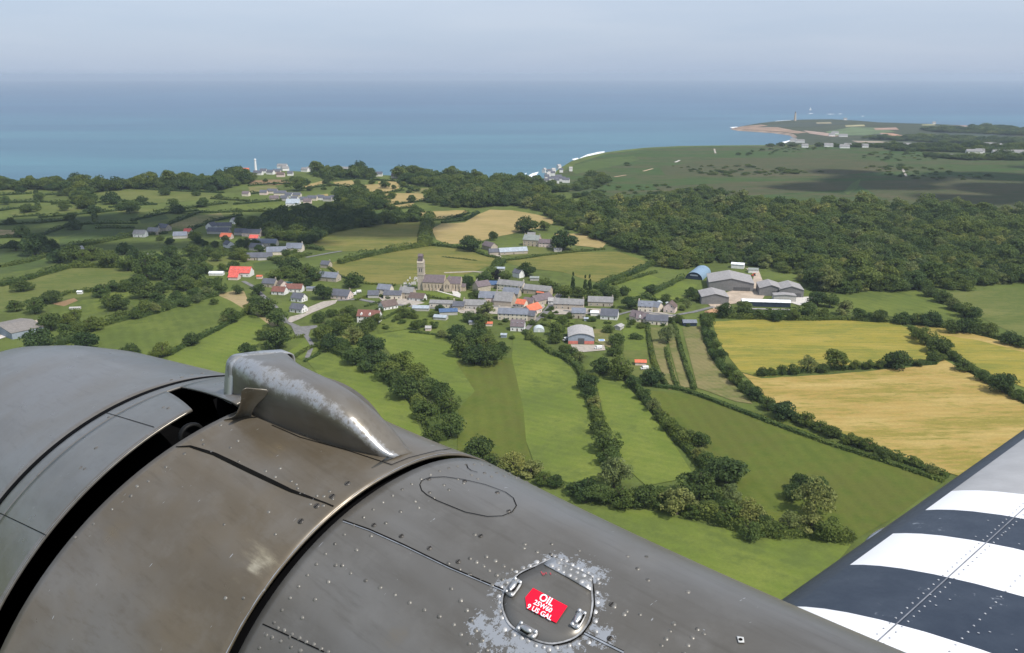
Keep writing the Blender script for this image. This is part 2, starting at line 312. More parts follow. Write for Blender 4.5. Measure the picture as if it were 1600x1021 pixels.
# moor
sheet('moor',[(840,283),(880,268),(900,256),(945,241),(1010,233),(1100,229),(1300,228.5),(1600,228),(1900,228),(1900,352),(1600,345),(1420,330),(1250,328),(1000,318),(900,306)],.03,MOORC)
M2=field_mat('bright_bracken',(.066,.100,.026),(.085,.118,.032),(.06,.085,.026)); M3=moor_mat('brown_heather',(.070,.076,.038),(.088,.082,.045),(.050,.072,.029))
for mt,q in ((M3,[(1030,262),(1120,248),(1260,246),(1380,252),(1400,266),(1300,276),(1120,276),(1040,274)]),(M3,[(1020,292),(1180,284),(1330,284),(1340,296),(1200,304),(1060,312)]),(M3,[(1330,284),(1480,278),(1620,284),(1620,330),(1480,318),(1380,310)]),
             (M2,[(885,262),(930,250),(990,244),(1000,250),(950,262),(900,272)]),(M2,[(1155,310),(1175,300),(1200,292),(1198,300),(1178,310),(1160,316)]),(M2,[(1318,300),(1332,286),(1345,280),(1340,294),(1325,304)]),(M2,[(1530,315),(1580,308),(1575,316),(1540,322)]),
             (field_mat('bare_heath',(.16,.12,.085),(.2,.15,.1)),[(1320,324),(1350,321),(1400,324),(1460,332),(1400,330),(1340,327)])):
    sheet('heath',q,.06+random.random()*.02,mt)
ROADM=plain('old_asphalt',(.17,.165,.16),.9,.2,.3,obj=False); PALE=plain('pale_gravel',(.36,.32,.27),.95,.2,.3,obj=False); CONC=plain('yard_concrete',(.42,.34,.26),.95,.2,.1,obj=False); WHITEP=plain('pale_paving',(.55,.52,.47),.9,.12,.3,obj=False)
def road(name,pts,wm,mat,z=0.7,kind='structure'):
    p=[P(x,y,0)[:2] for x,y in pts]; l=[];r=[]
    for i,q in enumerate(p):
        d=p[min(i+1,len(p)-1)]-p[max(i-1,0)]; d=d/np.linalg.norm(d); s=np.array([-d[1],d[0]])*wm/2
        l.append((*(q+s),z)); r.append((*(q-s),z))
    k=len(p); m=mesh(name,l+r,[(i,k+i,k+i+1,i+1) for i in range(k-1)],mat)
    if m.polygons[0].normal.z<0: m.flip_normals()
    return tag(link(name,m),kind=kind)
RZ=.04+.004*len(FIELDS)+.01
def yard(name,pts,mat,dz=0): return sheet(name,pts,RZ+dz,mat)
yard('car_park',[(504,472),(528,469),(524,475),(489,489),(469,499),(455,505),(448,503),(453,496),(477,490),(482,481)],PALE)
yard('road',[(447,505),(455,510),(463,527),(475,522),(481,529),(485,516),(496,512),(495,509),(470,511),(456,505)],ROADM,.01)
road('road',[(478,525),(488,540),(480,560)],3.2,ROADM,RZ+.02)
road('road',[(448,505),(430,480),(410,462),(395,448),(380,440)],4,ROADM,RZ+.02); road('road',[(528,470),(560,468),(590,474),(640,479),(700,484),(760,480),(800,478)],5,ROADM,RZ+.02)
road('road',[(800,478),(830,492),(845,497),(858,482),(872,463),(880,455)],5.5,ROADM,RZ+.03); road('road',[(842,497),(830,508),(820,518)],4,ROADM,RZ+.035)
road('road',[(880,486),(960,494),(990,486),(1050,494),(1085,488),(1115,480)],4,ROADM,RZ+.03)
road('path',[(646,453),(672,452),(690,457),(712,463)],2.2,WHITEP,RZ+.03); yard('paving',[(706,456),(709,463),(719,466),(720,460),(710,453)],WHITEP,.02)
road('road',[(694,427),(740,425),(752,426)],4,PALE,RZ+.02); road('path',[(756,425),(748,436),(742,446)],3,PALE,RZ+.03)
road('path',[(772,412),(784,405),(778,400),(765,396)],4,PALE,RZ+.02); road('road',[(478,403),(510,397),(534,393)],4,ROADM,RZ+.02)
yard('farmyard',[(1100,470),(1140,456),(1175,448),(1178,430),(1165,420),(1185,422),(1192,440),(1200,455),(1190,470),(1140,476),(1144,486),(1120,488)],CONC); yard('farmyard',[(1238,466),(1268,464),(1272,468),(1250,478),(1236,474)],WHITEP,.01)
yard('forecourt',[(892,539),(944,540),(946,548),(912,551),(894,549)],PALE); yard('yard',[(0,520),(30,508),(60,500),(58,508),(30,522),(0,530)],CONC); yard('road',[(-20,531),(20,520),(20,524),(-20,537)],WHITEP,.01)
road('track',[(1409,260),(1412,268),(1416,276)],4.5,PALE,RZ); road('track',[(1116,233),(1118,240)],4,PALE,RZ); road('track',[(1005,268),(1020,264)],5,SAND,RZ); road('track',[(1055,254),(1062,251)],5,WHITEP,RZ); road('track',[(960,277),(978,274)],5,SAND,RZ)
yard('lawn',[(660,456),(700,459),(712,466),(680,466),(650,460)],G['g1']); 

# ---------------- foliage ----------------
def cards(C,N,S,jit=.75,asp=1.0):
    n=len(C); N=N+rng.normal(0,jit,(n,3)); N/=np.linalg.norm(N,axis=1)[:,None]+1e-9
    a=np.cross(N,rng.normal(0,1,(n,3))); a/=np.linalg.norm(a,axis=1)[:,None]+1e-9; b=np.cross(N,a)
    S=np.broadcast_to(np.asarray(S,float),(n,))[:,None]*rng.uniform(.6,1.35,(n,1))*.5
    a=a*S*asp; b=b*S
    k=rng.uniform(.6,1.2,(n,4,1))
    return np.stack([C-a*k[:,0],C-b*k[:,1],C+a*k[:,2],C+b*k[:,3]],1)
def crown(name,mat,nc=26,nl=95,h=.86,base=.02,flat=1.0,size=.062,clump=.2,cone=False,spread=1.0):
    Cs=[];Ns=[];T=[]
    for i in range(nc):
        while True:
            q=rng.uniform(-1,1,3)
            if np.linalg.norm(q)<1: break
        q=q/np.linalg.norm(q)*(.35+.65*rng.random()**.5)
        if cone:
            z=rng.random()**1.2; rr=(1-z)*.5+.06; a=rng.uniform(0,6.28); c=np.array([math.cos(a)*rr*.55,math.sin(a)*rr*.55,base+z*(h-base)]); cr_=(.11+.10*(1-z))
        else:
            zz=q[2]*.5+.5; c=np.array([q[0]*.38*spread*(1.05-.35*zz**3),q[1]*.38*spread*(1.05-.35*zz**3),base+.02+(h-base-.2)*zz]); cr_=clump*rng.uniform(.65,1.2)
        u=rng.normal(0,1,(nl,3)); u[:,2]=np.abs(u[:,2])*.9-.35*rng.random(nl); u/=np.linalg.norm(u,axis=1)[:,None]
        rad=cr_*rng.uniform(.72,1.06,(nl,1)); pts=c+u*rad*np.array([1,1,.78*flat])
        Cs.append(pts); Ns.append(u+np.array([0,0,.35])); T.append(np.clip(rng.uniform(.15,.85)+rng.normal(0,.16,nl),0,1))
    C=np.concatenate(Cs);N=np.concatenate(Ns);T=np.concatenate(T)
    C[:,2]=np.maximum(C[:,2],.03)
    return quads(name,cards(C,N,size),mat,T)
def trunk_mesh(name,h=.45,r=.035,limbs=4):
    mb=MB()
    def tube(a,b,ra,rb,n=6):
        a=np.array(a,float);b=np.array(b,float);d=(b-a)/np.linalg.norm(b-a); s=np.cross(d,[.3,.9,.2]); s/=np.linalg.norm(s); t=np.cross(d,s)
        V=[a+ra*(s*math.cos(x)+t*math.sin(x)) for x in np.linspace(0,2*math.pi,n,endpoint=False)]+[b+rb*(s*math.cos(x)+t*math.sin(x)) for x in np.linspace(0,2*math.pi,n,endpoint=False)]
        mb.add(V,[(i,(i+1)%n,(i+1)%n+n,i+n) for i in range(n)]+[tuple(range(n))[::-1],tuple(range(n,2*n))])
    tube((0,0,-.01),(0.01,0,h*.6),r*1.25,r*.85); tube((.01,0,h*.6),(0,.02,h*1.35),r*.85,r*.35)
    for i in range(limbs):
        a=i*6.28/limbs+rng.uniform(-.4,.4); z=h*rng.uniform(.45,.75); tube((0,0,z),(math.cos(a)*.24,math.sin(a)*.24,z+rng.uniform(.16,.3)),r*.5,r*.18,5)
    return mb.mesh(name,BARK)
TRUNK=[trunk_mesh('trunk'),trunk_mesh('trunk',.5,.03,5)]
CROWN={'dark':[crown('crown',LEAF['dark'],28,95),crown('crown',LEAF['dark'],24,110,.8,.02,.9,.064,.22)],
       'mid':[crown('crown',LEAF['mid'],30,90),crown('crown',LEAF['mid'],22,110,.92,.03,1.1,.062,.2),crown('crown',LEAF['mid'],34,80,.74,.0,.9,.062,.18)],
       'light':[crown('crown',LEAF['light'],30,70,.98,.05,1.1,.058,.16,spread=1.05),crown('crown',LEAF['light'],26,80,.86,.02,1.,.06,.17)],
       'bush':[crown('crown',LEAF['hedge'],20,100,.66,.0,.85,.07,.24),crown('crown',LEAF['mid'],18,100,.6,.0,.85,.072,.25)],
       'cone':[crown('crown',LEAF['dark'],40,60,1.0,.02,1.0,.07,.1,cone=True)],
       'purple':[crown('crown',LEAF['purple'],22,90,1.1,.06,1.2,.07,.2)]}
ORD='first second third fourth fifth sixth seventh eighth ninth tenth eleventh twelfth thirteenth fourteenth fifteenth sixteenth seventeenth eighteenth nineteenth twentieth twenty-first twenty-second twenty-third twenty-fourth twenty-fifth'.split()
LOOK={'dark':'dark round','mid':'green bushy','light':'pale airy','bush':'low rounded','cone':'narrow conical','purple':'blackish purple'}
ntree=0
def tree(cx,cy,wp,kind,label,group=None,hk=1.0):
    global ntree
    base=(cx,cy+.40*wp*(hk if kind!='bush' else .7)); p=P(*base); s=wp*mpp(*base)*1.12
    cm=random.choice(CROWN[kind]); nm={'bush':'bush','cone':'conifer_tree'}.get(kind,'tree')
    rz=random.random()*6.28; sc=(s*random.uniform(.95,1.06),s*random.uniform(.95,1.06),s*hk*random.uniform(.92,1.08)); loc=(p[0],p[1],.02)
    if wp>=15 and kind!='bush':
        r=link(nm,None,loc=loc); r.scale=sc; r.rotation_euler=(0,0,rz); link('trunk',random.choice(TRUNK),r); link('crown',cm,r)
    else:
        r=link(nm,cm,loc=(p[0],p[1],-.1)); r.scale=sc; r.rotation_euler=(0,0,rz)
    ntree+=1
    return tag(r,label,'bush' if kind=='bush' else 'tree',group)
def row(desc,group,lst):
    """a row of trees; desc reads '<ordinal> <look> tree ' + desc"""
    for i,q in enumerate(lst):
        cx,cy,wp=q[:3]; k=q[3] if len(q)>3 else random.choice(['mid','mid','dark','light'])
        tree(cx,cy,wp,k,'%s %s %s %s'%(ORD[i],LOOK[k],'bush' if k=='bush' else 'tree',desc),group,q[4] if len(q)>4 else 1.0)
HED=[]
def hedge(pts,wm,hm,label,group,mat='hedge',ragged=.35,seed=0):
    p=[P(x,y,0) for x,y in pts]; dist=np.linalg.norm(p[len(p)//2][:2]); cs=.55+dist/1100.
    seg=[];tot=0
    Cs=[];Ns=[];T=[]; mb=MB(); lp=None
    o=p[0].copy(); ph=rng.uniform(0,6,4)
    for a,b in zip(p,p[1:]):
        l=np.linalg.norm(b-a); d=(b-a)/l; s=np.array([-d[1],d[0],0]); n=int(l*(wm+2*hm)/(cs*cs)*1.25)+4
        t=rng.random(n)*l; g=tot+t
        hh=hm*(1+ragged*(np.sin(g*.11+ph[0])*.5+np.sin(g*.31+ph[1])*.35+np.sin(g*.83+ph[2])*.25)); ww=wm*(1+ragged*.5*np.sin(g*.23+ph[3]))
        an=rng.uniform(-.15,math.pi+.15,n); x=np.cos(an)*ww*.5; z=np.abs(np.sin(an))**.6*hh*rng.uniform(.9,1.05,n)
        C=a+d*t[:,None]+s*x[:,None]; C[:,2]=z; N=s*np.cos(an)[:,None]+np.array([0,0,1.])*(np.sin(an)[:,None]+.25)
        Cs.append(C);Ns.append(N);T.append(np.clip(.5+.3*np.sin(g*.2+ph[1])+rng.normal(0,.18,n),0,1))
        q=s*wm*.32; hz=hm*(1-ragged*.6)*.85
        mb.add([a-q,a+q,b+q,b-q]+[v+np.array([0,0,hz]) for v in (a-q,a+q,b+q,b-q)],[(4,5,6,7),(0,1,5,4),(1,2,6,5),(2,3,7,6),(3,0,4,7)])
        tot+=l
    Q=cards(np.concatenate(Cs),np.concatenate(Ns),cs); core=np.array([[mb.v[i] for i in f] for f in mb.f])
    Q=np.concatenate([Q,core])-np.array([o[0],o[1],0]); tt=np.concatenate([np.concatenate(T),np.full(len(core),.2)])
    r=link('hedge',quads('hedge',Q,LEAF[mat],tt),loc=(o[0],o[1],0)); tag(r,label,'hedge',group); return r

# ---------------- buildings ----------------
WALL={k:plain(k+'_wall',c,.9,.12,.6) for k,c in dict(white=(.74,.73,.70),cream=(.66,.59,.48),stone=(.43,.375,.30),pink=(.66,.54,.48),grey=(.46,.44,.41),warm=(.50,.41,.31),dark=(.10,.10,.10),navy=(.025,.04,.065),bluegrey=(.28,.32,.37),clad=(.19,.185,.18)).items()}
ROOF={k:plain(k+'_roof',c,.75,.16,.5) for k,c in dict(slate=(.105,.11,.13),grey=(.23,.225,.22),bluegrey=(.175,.19,.225),brown=(.13,.095,.082),redbrown=(.19,.085,.065),orange=(.60,.16,.085),red=(.58,.115,.09),paleblue=(.34,.38,.42),blue=(.07,.12,.22),dirty=(.21,.19,.17),pale=(.37,.355,.34),cement=(.30,.285,.275),white=(.76,.78,.80),mauve=(.15,.12,.125),greengrey=(.24,.26,.24)).items()}
GLASS=plain('window_glass',(.03,.035,.04),.15,.1,1,spec=.6); FRAME=plain('white_frame',(.75,.75,.73),.6,.05,1); DOORM=plain('dark_door',(.10,.075,.06),.6,.15,2); SKYL=plain('skylight_glass',(.55,.6,.65),.2,.05,1)
def _win():
    mb=MB(); mb.box(-.55,.55,-.03,.05,-.7,.7); m=mb.mesh('window',FRAME); g=MB(); g.box(-.44,-.03,-.045,0,-.58,.58); g.box(.03,.44,-.045,0,-.58,.58)
    b=len(m.vertices); m2=MB(); m2.v=list(mb.v); m2.f=list(mb.f); m2.add(g.v,g.f); m=m2.mesh('window',FRAME); m.materials.append(GLASS)
    for p in list(m.polygons)[6:]: p.material_index=1
    return m
WINM=_win()
def _sm(x,y,z,mat,nm):
    mb=MB(); mb.box(-x,x,-y,y,-z,z); return mb.mesh(nm,mat)
DOOR=_sm(.5,.04,1.05,DOORM,'door'); VELUX=_sm(.5,.06,.6,SKYL,'skylight'); CHIM={}
def chimney(wm):
    if wm not in CHIM:
        mb=MB(); mb.box(-.45,.45,-.35,.35,-.8,1.3); mb.box(-.52,.52,-.42,.42,1.302,1.45); mb.box(-.3,-.1,-.12,.12,1.452,1.75); mb.box(.1,.3,-.12,.12,1.452,1.75)
        CHIM[wm]=mb.mesh('chimney',WALL[wm])
    return CHIM[wm]
GSTYLE='houses and sheds of the villages'
def house(x,y,Lw,D,H,yaw,wm,rm,label,opt='',pitch=40,cat='house',name='house',group=GSTYLE,z=0.0,over=.35):
    """x,y: photo spot of the middle of its front wall foot; Lw along the ridge, D deep, yaw>0 turns the right end away"""
    p=P(x,y,z); a=R_(yaw); bk=np.array([-math.sin(a),math.cos(a),0]); c=p+bk*D/2
    o=link(name,None,loc=(c[0],c[1],z)); o.rotation_euler=(0,0,a); tag(o,label,cat,group)
    tp=math.tan(R_(pitch)); rh=D/2*tp
    mb=MB(); mb.prism([(-D/2,-.6),(D/2,-.6),(D/2,H),(0,H+rh),(-D/2,H)],-Lw/2,Lw/2); link('wall',mb.mesh('wall',WALL[wm]),o)
    t=.22; e=.4; rb=MB(); hh=H-e*tp; oy=D/2+e
    for s in (-1,1):
        rb.prism([(s*oy,hh+.03),(s*oy,hh+t+.03),(0,H+rh+t+.03),(0,H+rh+.03)],-Lw/2-over,Lw/2+over)
    rm_=rb.mesh('roof',ROOF[rm]); bmf=bmesh.new(); bmf.from_mesh(rm_); bmesh.ops.recalc_face_normals(bmf,faces=bmf.faces); bmf.to_mesh(rm_); bmf.free()
    ro=link('roof',rm_,o)
    for ch in opt.split():
        k,v=ch[0],ch[1:]
        if k=='c':
            for e_ in v:
                xx={'l':-Lw/2+.5,'r':Lw/2-.5,'m':0}[e_]; link('chimney',chimney('stone' if wm in('stone','warm','pink','grey') else 'cream' if wm=='cream' else 'white'),ro,(xx,.12,H+rh))
        elif k=='w':      # windows on the front: count, storeys
            n=int(v[0]); st=int(v[1]) if len(v)>1 else 1
            for f_ in range(st):
                for i in range(n):
                    xx=-Lw/2+Lw*(i+.5)/n
                    if f_==0 and i==n//2 and n>2: link('door',DOOR,o,(xx,-D/2-.02,1.05)); continue
                    link('window',WINM,o,(xx,-D/2-.02,1.55+2.6*f_))
        elif k=='g':      # windows in the right-hand gable
            for i in range(int(v)):
                wv=link('window',WINM,o,(Lw/2+.02,(-.5+(i%2))*D*.4 if int(v)>1 else 0,1.5 if i<2 else H+.9)); wv.rotation_euler=(0,0,math.pi/2)
        elif k=='h':
            for i in range(int(v)):
                wv=link('window',WINM,o,(-Lw/2-.02,(-.5+(i%2))*D*.4 if int(v)>1 else 0,1.5 if i<2 else H+.9)); wv.rotation_euler=(0,0,-math.pi/2)
        elif k=='v':
            for i in range(int(v)):
                vv=link('skylight',VELUX,ro,(-Lw/2+Lw*(i+.5)/int(v),-D*.27,H+rh*.46+t+.1)); vv.rotation_euler=(R_(pitch),0,0)
        elif k=='d':      # white gabled dormers
            for i in range(int(v)):
                m_=MB(); m_.prism([(-.8,0),(.8,0),(.8,1.3),(0,2.1),(-.8,1.3)],-1.4,1.4)
                dm=m_.mesh('dormer',WALL['white']); dd=link('dormer',dm,ro,(-Lw/2+Lw*(i+.5)/(int(v)+.6),-D*.30,H+.4)); dd.rotation_euler=(0,0,-math.pi/2)
                
    return o
S,GY,BG,BR,RB='slate','grey','bluegrey','brown','redbrown'
HOUSES=[
 (462,489,11.5,8,3.2,-24,'white',S,'white house with steep dark slate roof in front of its twin, by the car park','w3 g3'),
 (463,472,11,8,3.2,-24,'white',S,'white dark-roofed house directly behind the white house beside the car park','w3 g3'),
 (434,461,12,8,3,-14,'white',RB,'white bungalow with brown roof, left half of the brown-roofed pair','w3 cr'),
 (458,457,15,8,3.2,-6,'white',RB,'longer white house with red-brown roof above the two white slate houses','w4'),
 (419,449,12,8,3.5,-14,'stone',S,'stone house with violet slate roof left of the turquoise pool','w3 cr'),
 (436,450,8,7,3.5,-55,'pink',BR,'narrow house with pale pink gable beside the turquoise pool','g1'),
 (530,468,16,10,3.2,-18,'pink',S,'pink-walled house with wide dark slate roof at the end of the car park','w4 g2 cr'),
 (511,440,19,9,4,-20,'stone',BG,'old stone farmhouse with blue-grey roof above the pink-walled house','w3 clr g1'),
 (507,419,9,7,3.5,-20,'stone',S,'small stone house behind the old stone farmhouse, edge of olive field','cr'),
 (485,455,7,5,2.3,0,'grey',BG,'small blue-grey shed among garden trees left of the pink house',''),
 (599,462,12,8,5.5,-18,'cream',BG,'tall cream house with blue-grey roof left of the church','w32 g1'),
 (613,468,15,7,3.8,-6,'cream',S,'long cream terrace with slate roof between the tall cream house and church','w4'),
 (634,467,12,9,5.2,-14,'stone',GY,'grey stone house at the right end of the cream terrace below church','w32 cl'),
 (650,471,13,8,2.8,-18,'white',BR,'low white house with brown roof just below the church path','w3 g2'),
 (583,466,9,7,2.8,0,'grey',S,'dark slate outhouse left of the tall cream house',''),
 (611,484,13,9,3,38,'white',BR,'white house with brown roof and white gable turned to the left','w4 h3'),
 (575,505,17,9,5.2,-8,'white',RB,'white house with red-brown roof and two white dormers behind garden trees','w42 d2 cr g2'),
 (657,487,13,7,2.6,-4,'grey','paleblue','long grey shed with pale blue patched roof below the church',''),
 (701,493,14,8,2.8,8,'grey','blue','shed with bright blue roof above the green garden',''),
 (687,501,10,6,2.4,-14,'grey','paleblue','small shed with pale blue roof in front of the bright blue roof',''),
 (690,481,20,8,3.6,-8,'cream',GY,'long cream house with grey slate roof right of the pale blue shed','w5 cr'),
 (716,485,9,7,3.4,-8,'stone',S,'short grey link house between two long grey terraces','w2 cl'),
 (741,484,18,8,3.8,-6,'grey',GY,'long grey stone terrace with pale grey roof in the village middle','w5 clr'),
 (764,474,17,10,4.5,-4,'pink',BG,'broad blue-grey roofed house with pinkish wall in the village middle','w3'),
 (785,479,15,14,4.5,-18,'stone',GY,'wide grey-brown hipped-looking roof house behind the cream terrace','cl'),
 (797,465,14,9,3.6,-20,'stone',BG,'house with dark blue-grey roof below the long farmhouse row','cr'),
 (796,455,24,8,5.2,-24,'cream',GY,'long cream farmhouse with many windows and two tall chimneys','w72 clr'),
 (838,461,24,8,4.2,-24,'warm',GY,'long brownish barn attached to the right end of cream farmhouse','w3'),
 (757,456,13,9,5,35,'stone','mauve','brown stone barn with gable left of the long cream farmhouse','h2'),
 (771,450,8,6,3,-8,'stone','blue','small blue-roofed lean-to between stone barn and long farmhouse',''),
 (812,481,8,7,3.2,-30,'cream','orange','small cream house with bright orange roof','w2'),
 (838,491,15,9,3.6,52,'pink','orange','large bright orange tiled roof beside the village street','w3'),
 (851,476,20,9,4.2,44,'stone','mauve','long dark-roofed stone house running up beside the village street','w4 cr'),
 (824,479,9,7,3.6,-30,'warm','mauve','small warm stone house between the two orange roofs','w2'),
 (844,462,6,5,2.6,-20,'stone','orange','tiny orange-roofed outhouse at the end of the brownish barn',''),
 (801,501,23,8,5.2,-10,'cream',BG,'cream terrace with two rows of white windows and blue-grey roof','w72 cl'),
 (827,502,8,7,4.5,-12,'stone',S,'narrow dark house at the right end of the cream terrace','w22'),
 (808,518,10,9,3.8,-8,'white','mauve','white house with dark brown roof and skylights facing the central pasture','w3 v3'),
 (764,510,5,4,2,0,'pink','orange','little orange-roofed garden shed among the village trees',''),
 (739,508,6,4,2,-6,'grey',BG,'little grey garden shed left of the orange garden shed',''),
 (787,528,4,3.5,2,-5,'bluegrey','paleblue','small turquoise-grey garden hut at top of the central pasture',''),
 (806,434,9,7,4.5,-45,'white',S,'white house with dark roof half hidden by a big round tree',''),
 (781,424,9,5,2.5,-5,'grey','paleblue','pale grey shed behind the blackish purple tree',''),
 (835,439,8,5,2.5,-4,'grey','greengrey','grey-green greenhouse-like shed behind the brownish barn',''),
 (888,484,24,8,4.6,-9,'stone',GY,'long stone terrace with grey roof and chimneys right of the street','w52 clmr'),
 (938,479,20,8,3.8,-8,'stone',GY,'long grey-roofed house behind the dark slate house','w4 cr'),
 (904,498,10.5,7,4.6,-4,'stone',BG,'square stone house with blue-grey roof above the red-fronted hall','w32'),
 (951,500,13,10,3.2,-14,'white',S,'large dark slate roof house with white walls and white gable','w3 g2'),
 (929,494,6,5,2.5,-4,'white','white','low white flat shed left of the large dark slate house',''),
 (862,476,6,5,3,-10,'white','pale','small white building at the head of the village street','w2'),
 (916,502,3,3,1.8,0,'bluegrey','paleblue','tiny green-grey hut beside the square stone house',''),
 (972,515,7,5,2.4,60,'grey','pale','small grey hut with reddish door at edge of lawn',''),
 (1008,488,11.5,8,4.8,-12,'cream',BG,'cream house with blue-grey roof and a chimney, right of the round trees','w32 cl v2'),
 (1022,487,7,8,3.8,-40,'cream',BG,'small gabled wing at the right of the cream blue-roofed house','g1'),
 (1056,488,9.5,9,4.5,68,'pink',BR,'cream-pink house with brown roof and gable facing the fields','h3'),
 (991,502,9,9,3.4,-40,'cream','mauve','brown gabled house at the left end of low cream cottages','g1'),
 (1003,504,9,8,3.0,-12,'cream','mauve','white-fronted cottage with brown roof and small dormer','w3 d1'),
 (1026,508,16,8,3.4,-12,'cream',S,'low cream cottage with grey slate roof above the garden strips','w5'),
 (1078,510,10,7,2.6,-2,'navy',BG,'blue-grey shed standing at the top of the garden strips',''),
 (1001,572,7,5,2.3,-4,'pink','orange','little pinkish red shed at the foot of the gardens',''),
 (669,518,4,5,2.4,0,'pink','pale','small tan garden hut by bushes in the church pasture',''),
 # farm behind the village
 (829,385,18,11,7,-22,'warm','greengrey','tall warm stone manor house with grey-green roof and chimney','w42 clr g3'),
 (852,387,15,8,5,-14,'pink','mauve','lower pinkish wing at the right of the manor house','w42'),
 (803,398,30,8,3.4,16,'stone','paleblue','long barn with pale blue sheet roof in front of the manor','w3'),
 (776,399,15,7,3.4,14,'stone',S,'dark-roofed left end of the pale blue barn',''),
 (760,391,16,9,4.5,-52,'stone','mauve','dark stone barn with pale gable left of the manor farm','g1'),
 (872,394,8,5,2.6,8,'grey','pale','small pale shed on the grass right of the manor',''),
 (830,371,9,5,3,-10,'warm','grey','small stone outbuilding behind the manor house',''),
 # hamlet at the left
 (374,433,20,11,4,-6,'white','red','big bright red roof house with skylights left of the village','w4 v5'),
 (364,438,9,7,2.8,-6,'pink','red','red-roofed lean-to in front of the big red roof house',''),
 (405,436,5,4,2.2,0,'pink','orange','tiny orange shed right of the big red roof house',''),
 (337,431,13,6,2.2,-2,'white','white','low white tunnel shed left of the big red roof house',''),
 (231,403,9,6,2.6,-8,'warm','pale','small tan-gabled hut among dark trees at far left',''),
 (217,371,14,9,4,-4,'white',GY,'white house with grey roof at the left end of the hamlet','w3'),
 (238,367,14,9,4,-12,'stone',GY,'grey stone house beside the white house at hamlet left end','w2 cr'),
 (252,361,16,9,4,-30,'stone',S,'stone barn with dark roof behind the hamlet left end','g1'),
 (281,373,15,9,3.4,8,'grey',BG,'blue-grey roofed house in front of a small red roof',''),
 (292,366,8,7,3,-6,'pink','red','small red roof house behind the blue-grey hamlet house',''),
 (336,358,10,10,3.6,66,'white',S,'white timbered gable house in the upper hamlet','h1'),
 (349,357,18,8,3.2,6,'grey',S,'long low dark-roofed house right of the white gable',''),
 (371,350,9,9,3.6,58,'white',S,'white gabled house against the dark wood above hamlet','h1'),
 (340,366,26,9,3.2,-6,'grey',S,'long dark roofed row in the shaded hamlet',''),
 (352,374,13,8,3,-10,'pink','orange','house with vivid orange roof in the hamlet centre',''),
 (376,368,16,9,3.5,-6,'grey',S,'dark slate house right of the vivid orange roof',''),
 (392,370,22,9,4.2,-8,'pink',S,'pink-fronted slate house near the dull red roof','w4 cr'),
 (396,376,10,7,2.8,-6,'stone','red','dull red roof in front of the pink-fronted slate house',''),
 (352,387,11,8,3.4,-48,'white',S,'white gabled house among trees below the hamlet','g1'),
 (412,385,28,9,3.6,-6,'cream',BG,'long cream house with slate blue roof in lower hamlet','w5'),
 (398,392,15,9,3.4,-22,'grey',S,'dark grey house left of the long cream hamlet house',''),
 (432,399,20,10,3.8,8,'cream',BG,'slate blue roof house right of centre in lower hamlet','g1'),
 (459,394,17,11,4,-4,'cream',BG,'cream house with blue-grey roof at the hamlet right end','w3 cr'),
 (398,407,16,9,3.2,6,'stone',S,'lowest dark slate house in the hamlet','w3'),
 (414,407,14,9,3.2,10,'grey',S,'dark slate house right of the lowest hamlet house',''),
 (128,399,9,9,5,60,'white','pale','lone white gable standing in dark trees at far left',''),
 (124,460,4,3,2,0,'white','white','tiny white hut in the pasture beside a round tree',''),
 (117,484,8,3,1.2,10,'white','pale','low white trough shed below the bare earth patch',''),
 (457,323,19,13,4.5,0,'white','paleblue','bright white house standing apart below the upper hamlet',''),
]
for h in HOUSES:
    tiny=h[2]<=7 and h[4]<=2.8
    house(*h[:9],opt=h[9],cat='shed' if any(k in h[8] for k in('shed','hut','outhouse','outbuilding','lean-to','tunnel')) else 'barn' if 'barn' in h[8] else 'house',
          name='shed' if any(k in h[8] for k in('shed','hut','outhouse','outbuilding','lean-to','tunnel')) else 'barn' if 'barn' in h[8] else 'house',pitch=22 if any(k in h[8] for k in('shed','hut','tunnel')) else 40)
# far hamlets: too small to tell apart
for x,y,l,yw,wm,rm in ((383,307,15,-10,'cream','mauve'),(411,305,16,-5,'pink','pale'),(425,303,22,-4,'cream','pale'),(437,306,26,-5,'cream',BG),(450,309,16,-20,'white',BG),(428,314,18,5,'stone','mauve'),(443,314,15,-10,'grey',BG),(462,309,20,-5,'cream',S),(459,315,14,-10,'white',BG),(474,316,15,0,'grey',S),(487,314,20,-8,'cream',BG),(500,313,14,-10,'white',BG),(511,315,17,-8,'grey',BG),(520,314,14,-12,'white',S),(480,319,15,0,'pink','mauve')):
    house(x,y,l*.72,8,4,yw,wm,'slate' if rm in('bluegrey','pale') else rm,'small slate or brown roofed house in the upper hamlet below tan fields',name='house',group='houses of the upper hamlet')
for x,y,l,yw,wm,rm in ((383,270,14,0,'warm','orange'),(386,277,10,0,'warm','brown'),(402,274,17,-10,'white',S),(411,271,12,0,'white',S),(421,273,14,-20,'white',S),(432,272,14,0,'pink',S),(440,263,20,-10,'white',GY),(447,267,14,40,'white',GY),(453,275,10,0,'white',S),(438,277,14,0,'pink',BR),(475,269,14,-20,'white',GY),(483,268,14,-20,'white',GY),(538,268,18,-10,'white',GY),(592,276,12,0,'white',S),(617,279,13,0,'cream',BR),(360,277,8,0,'white',S)):
    house(x,y,l,9,4.5,yw,wm,rm,'small pale house on the wooded hill top by the sea',name='house',group='houses on the wooded hill top')
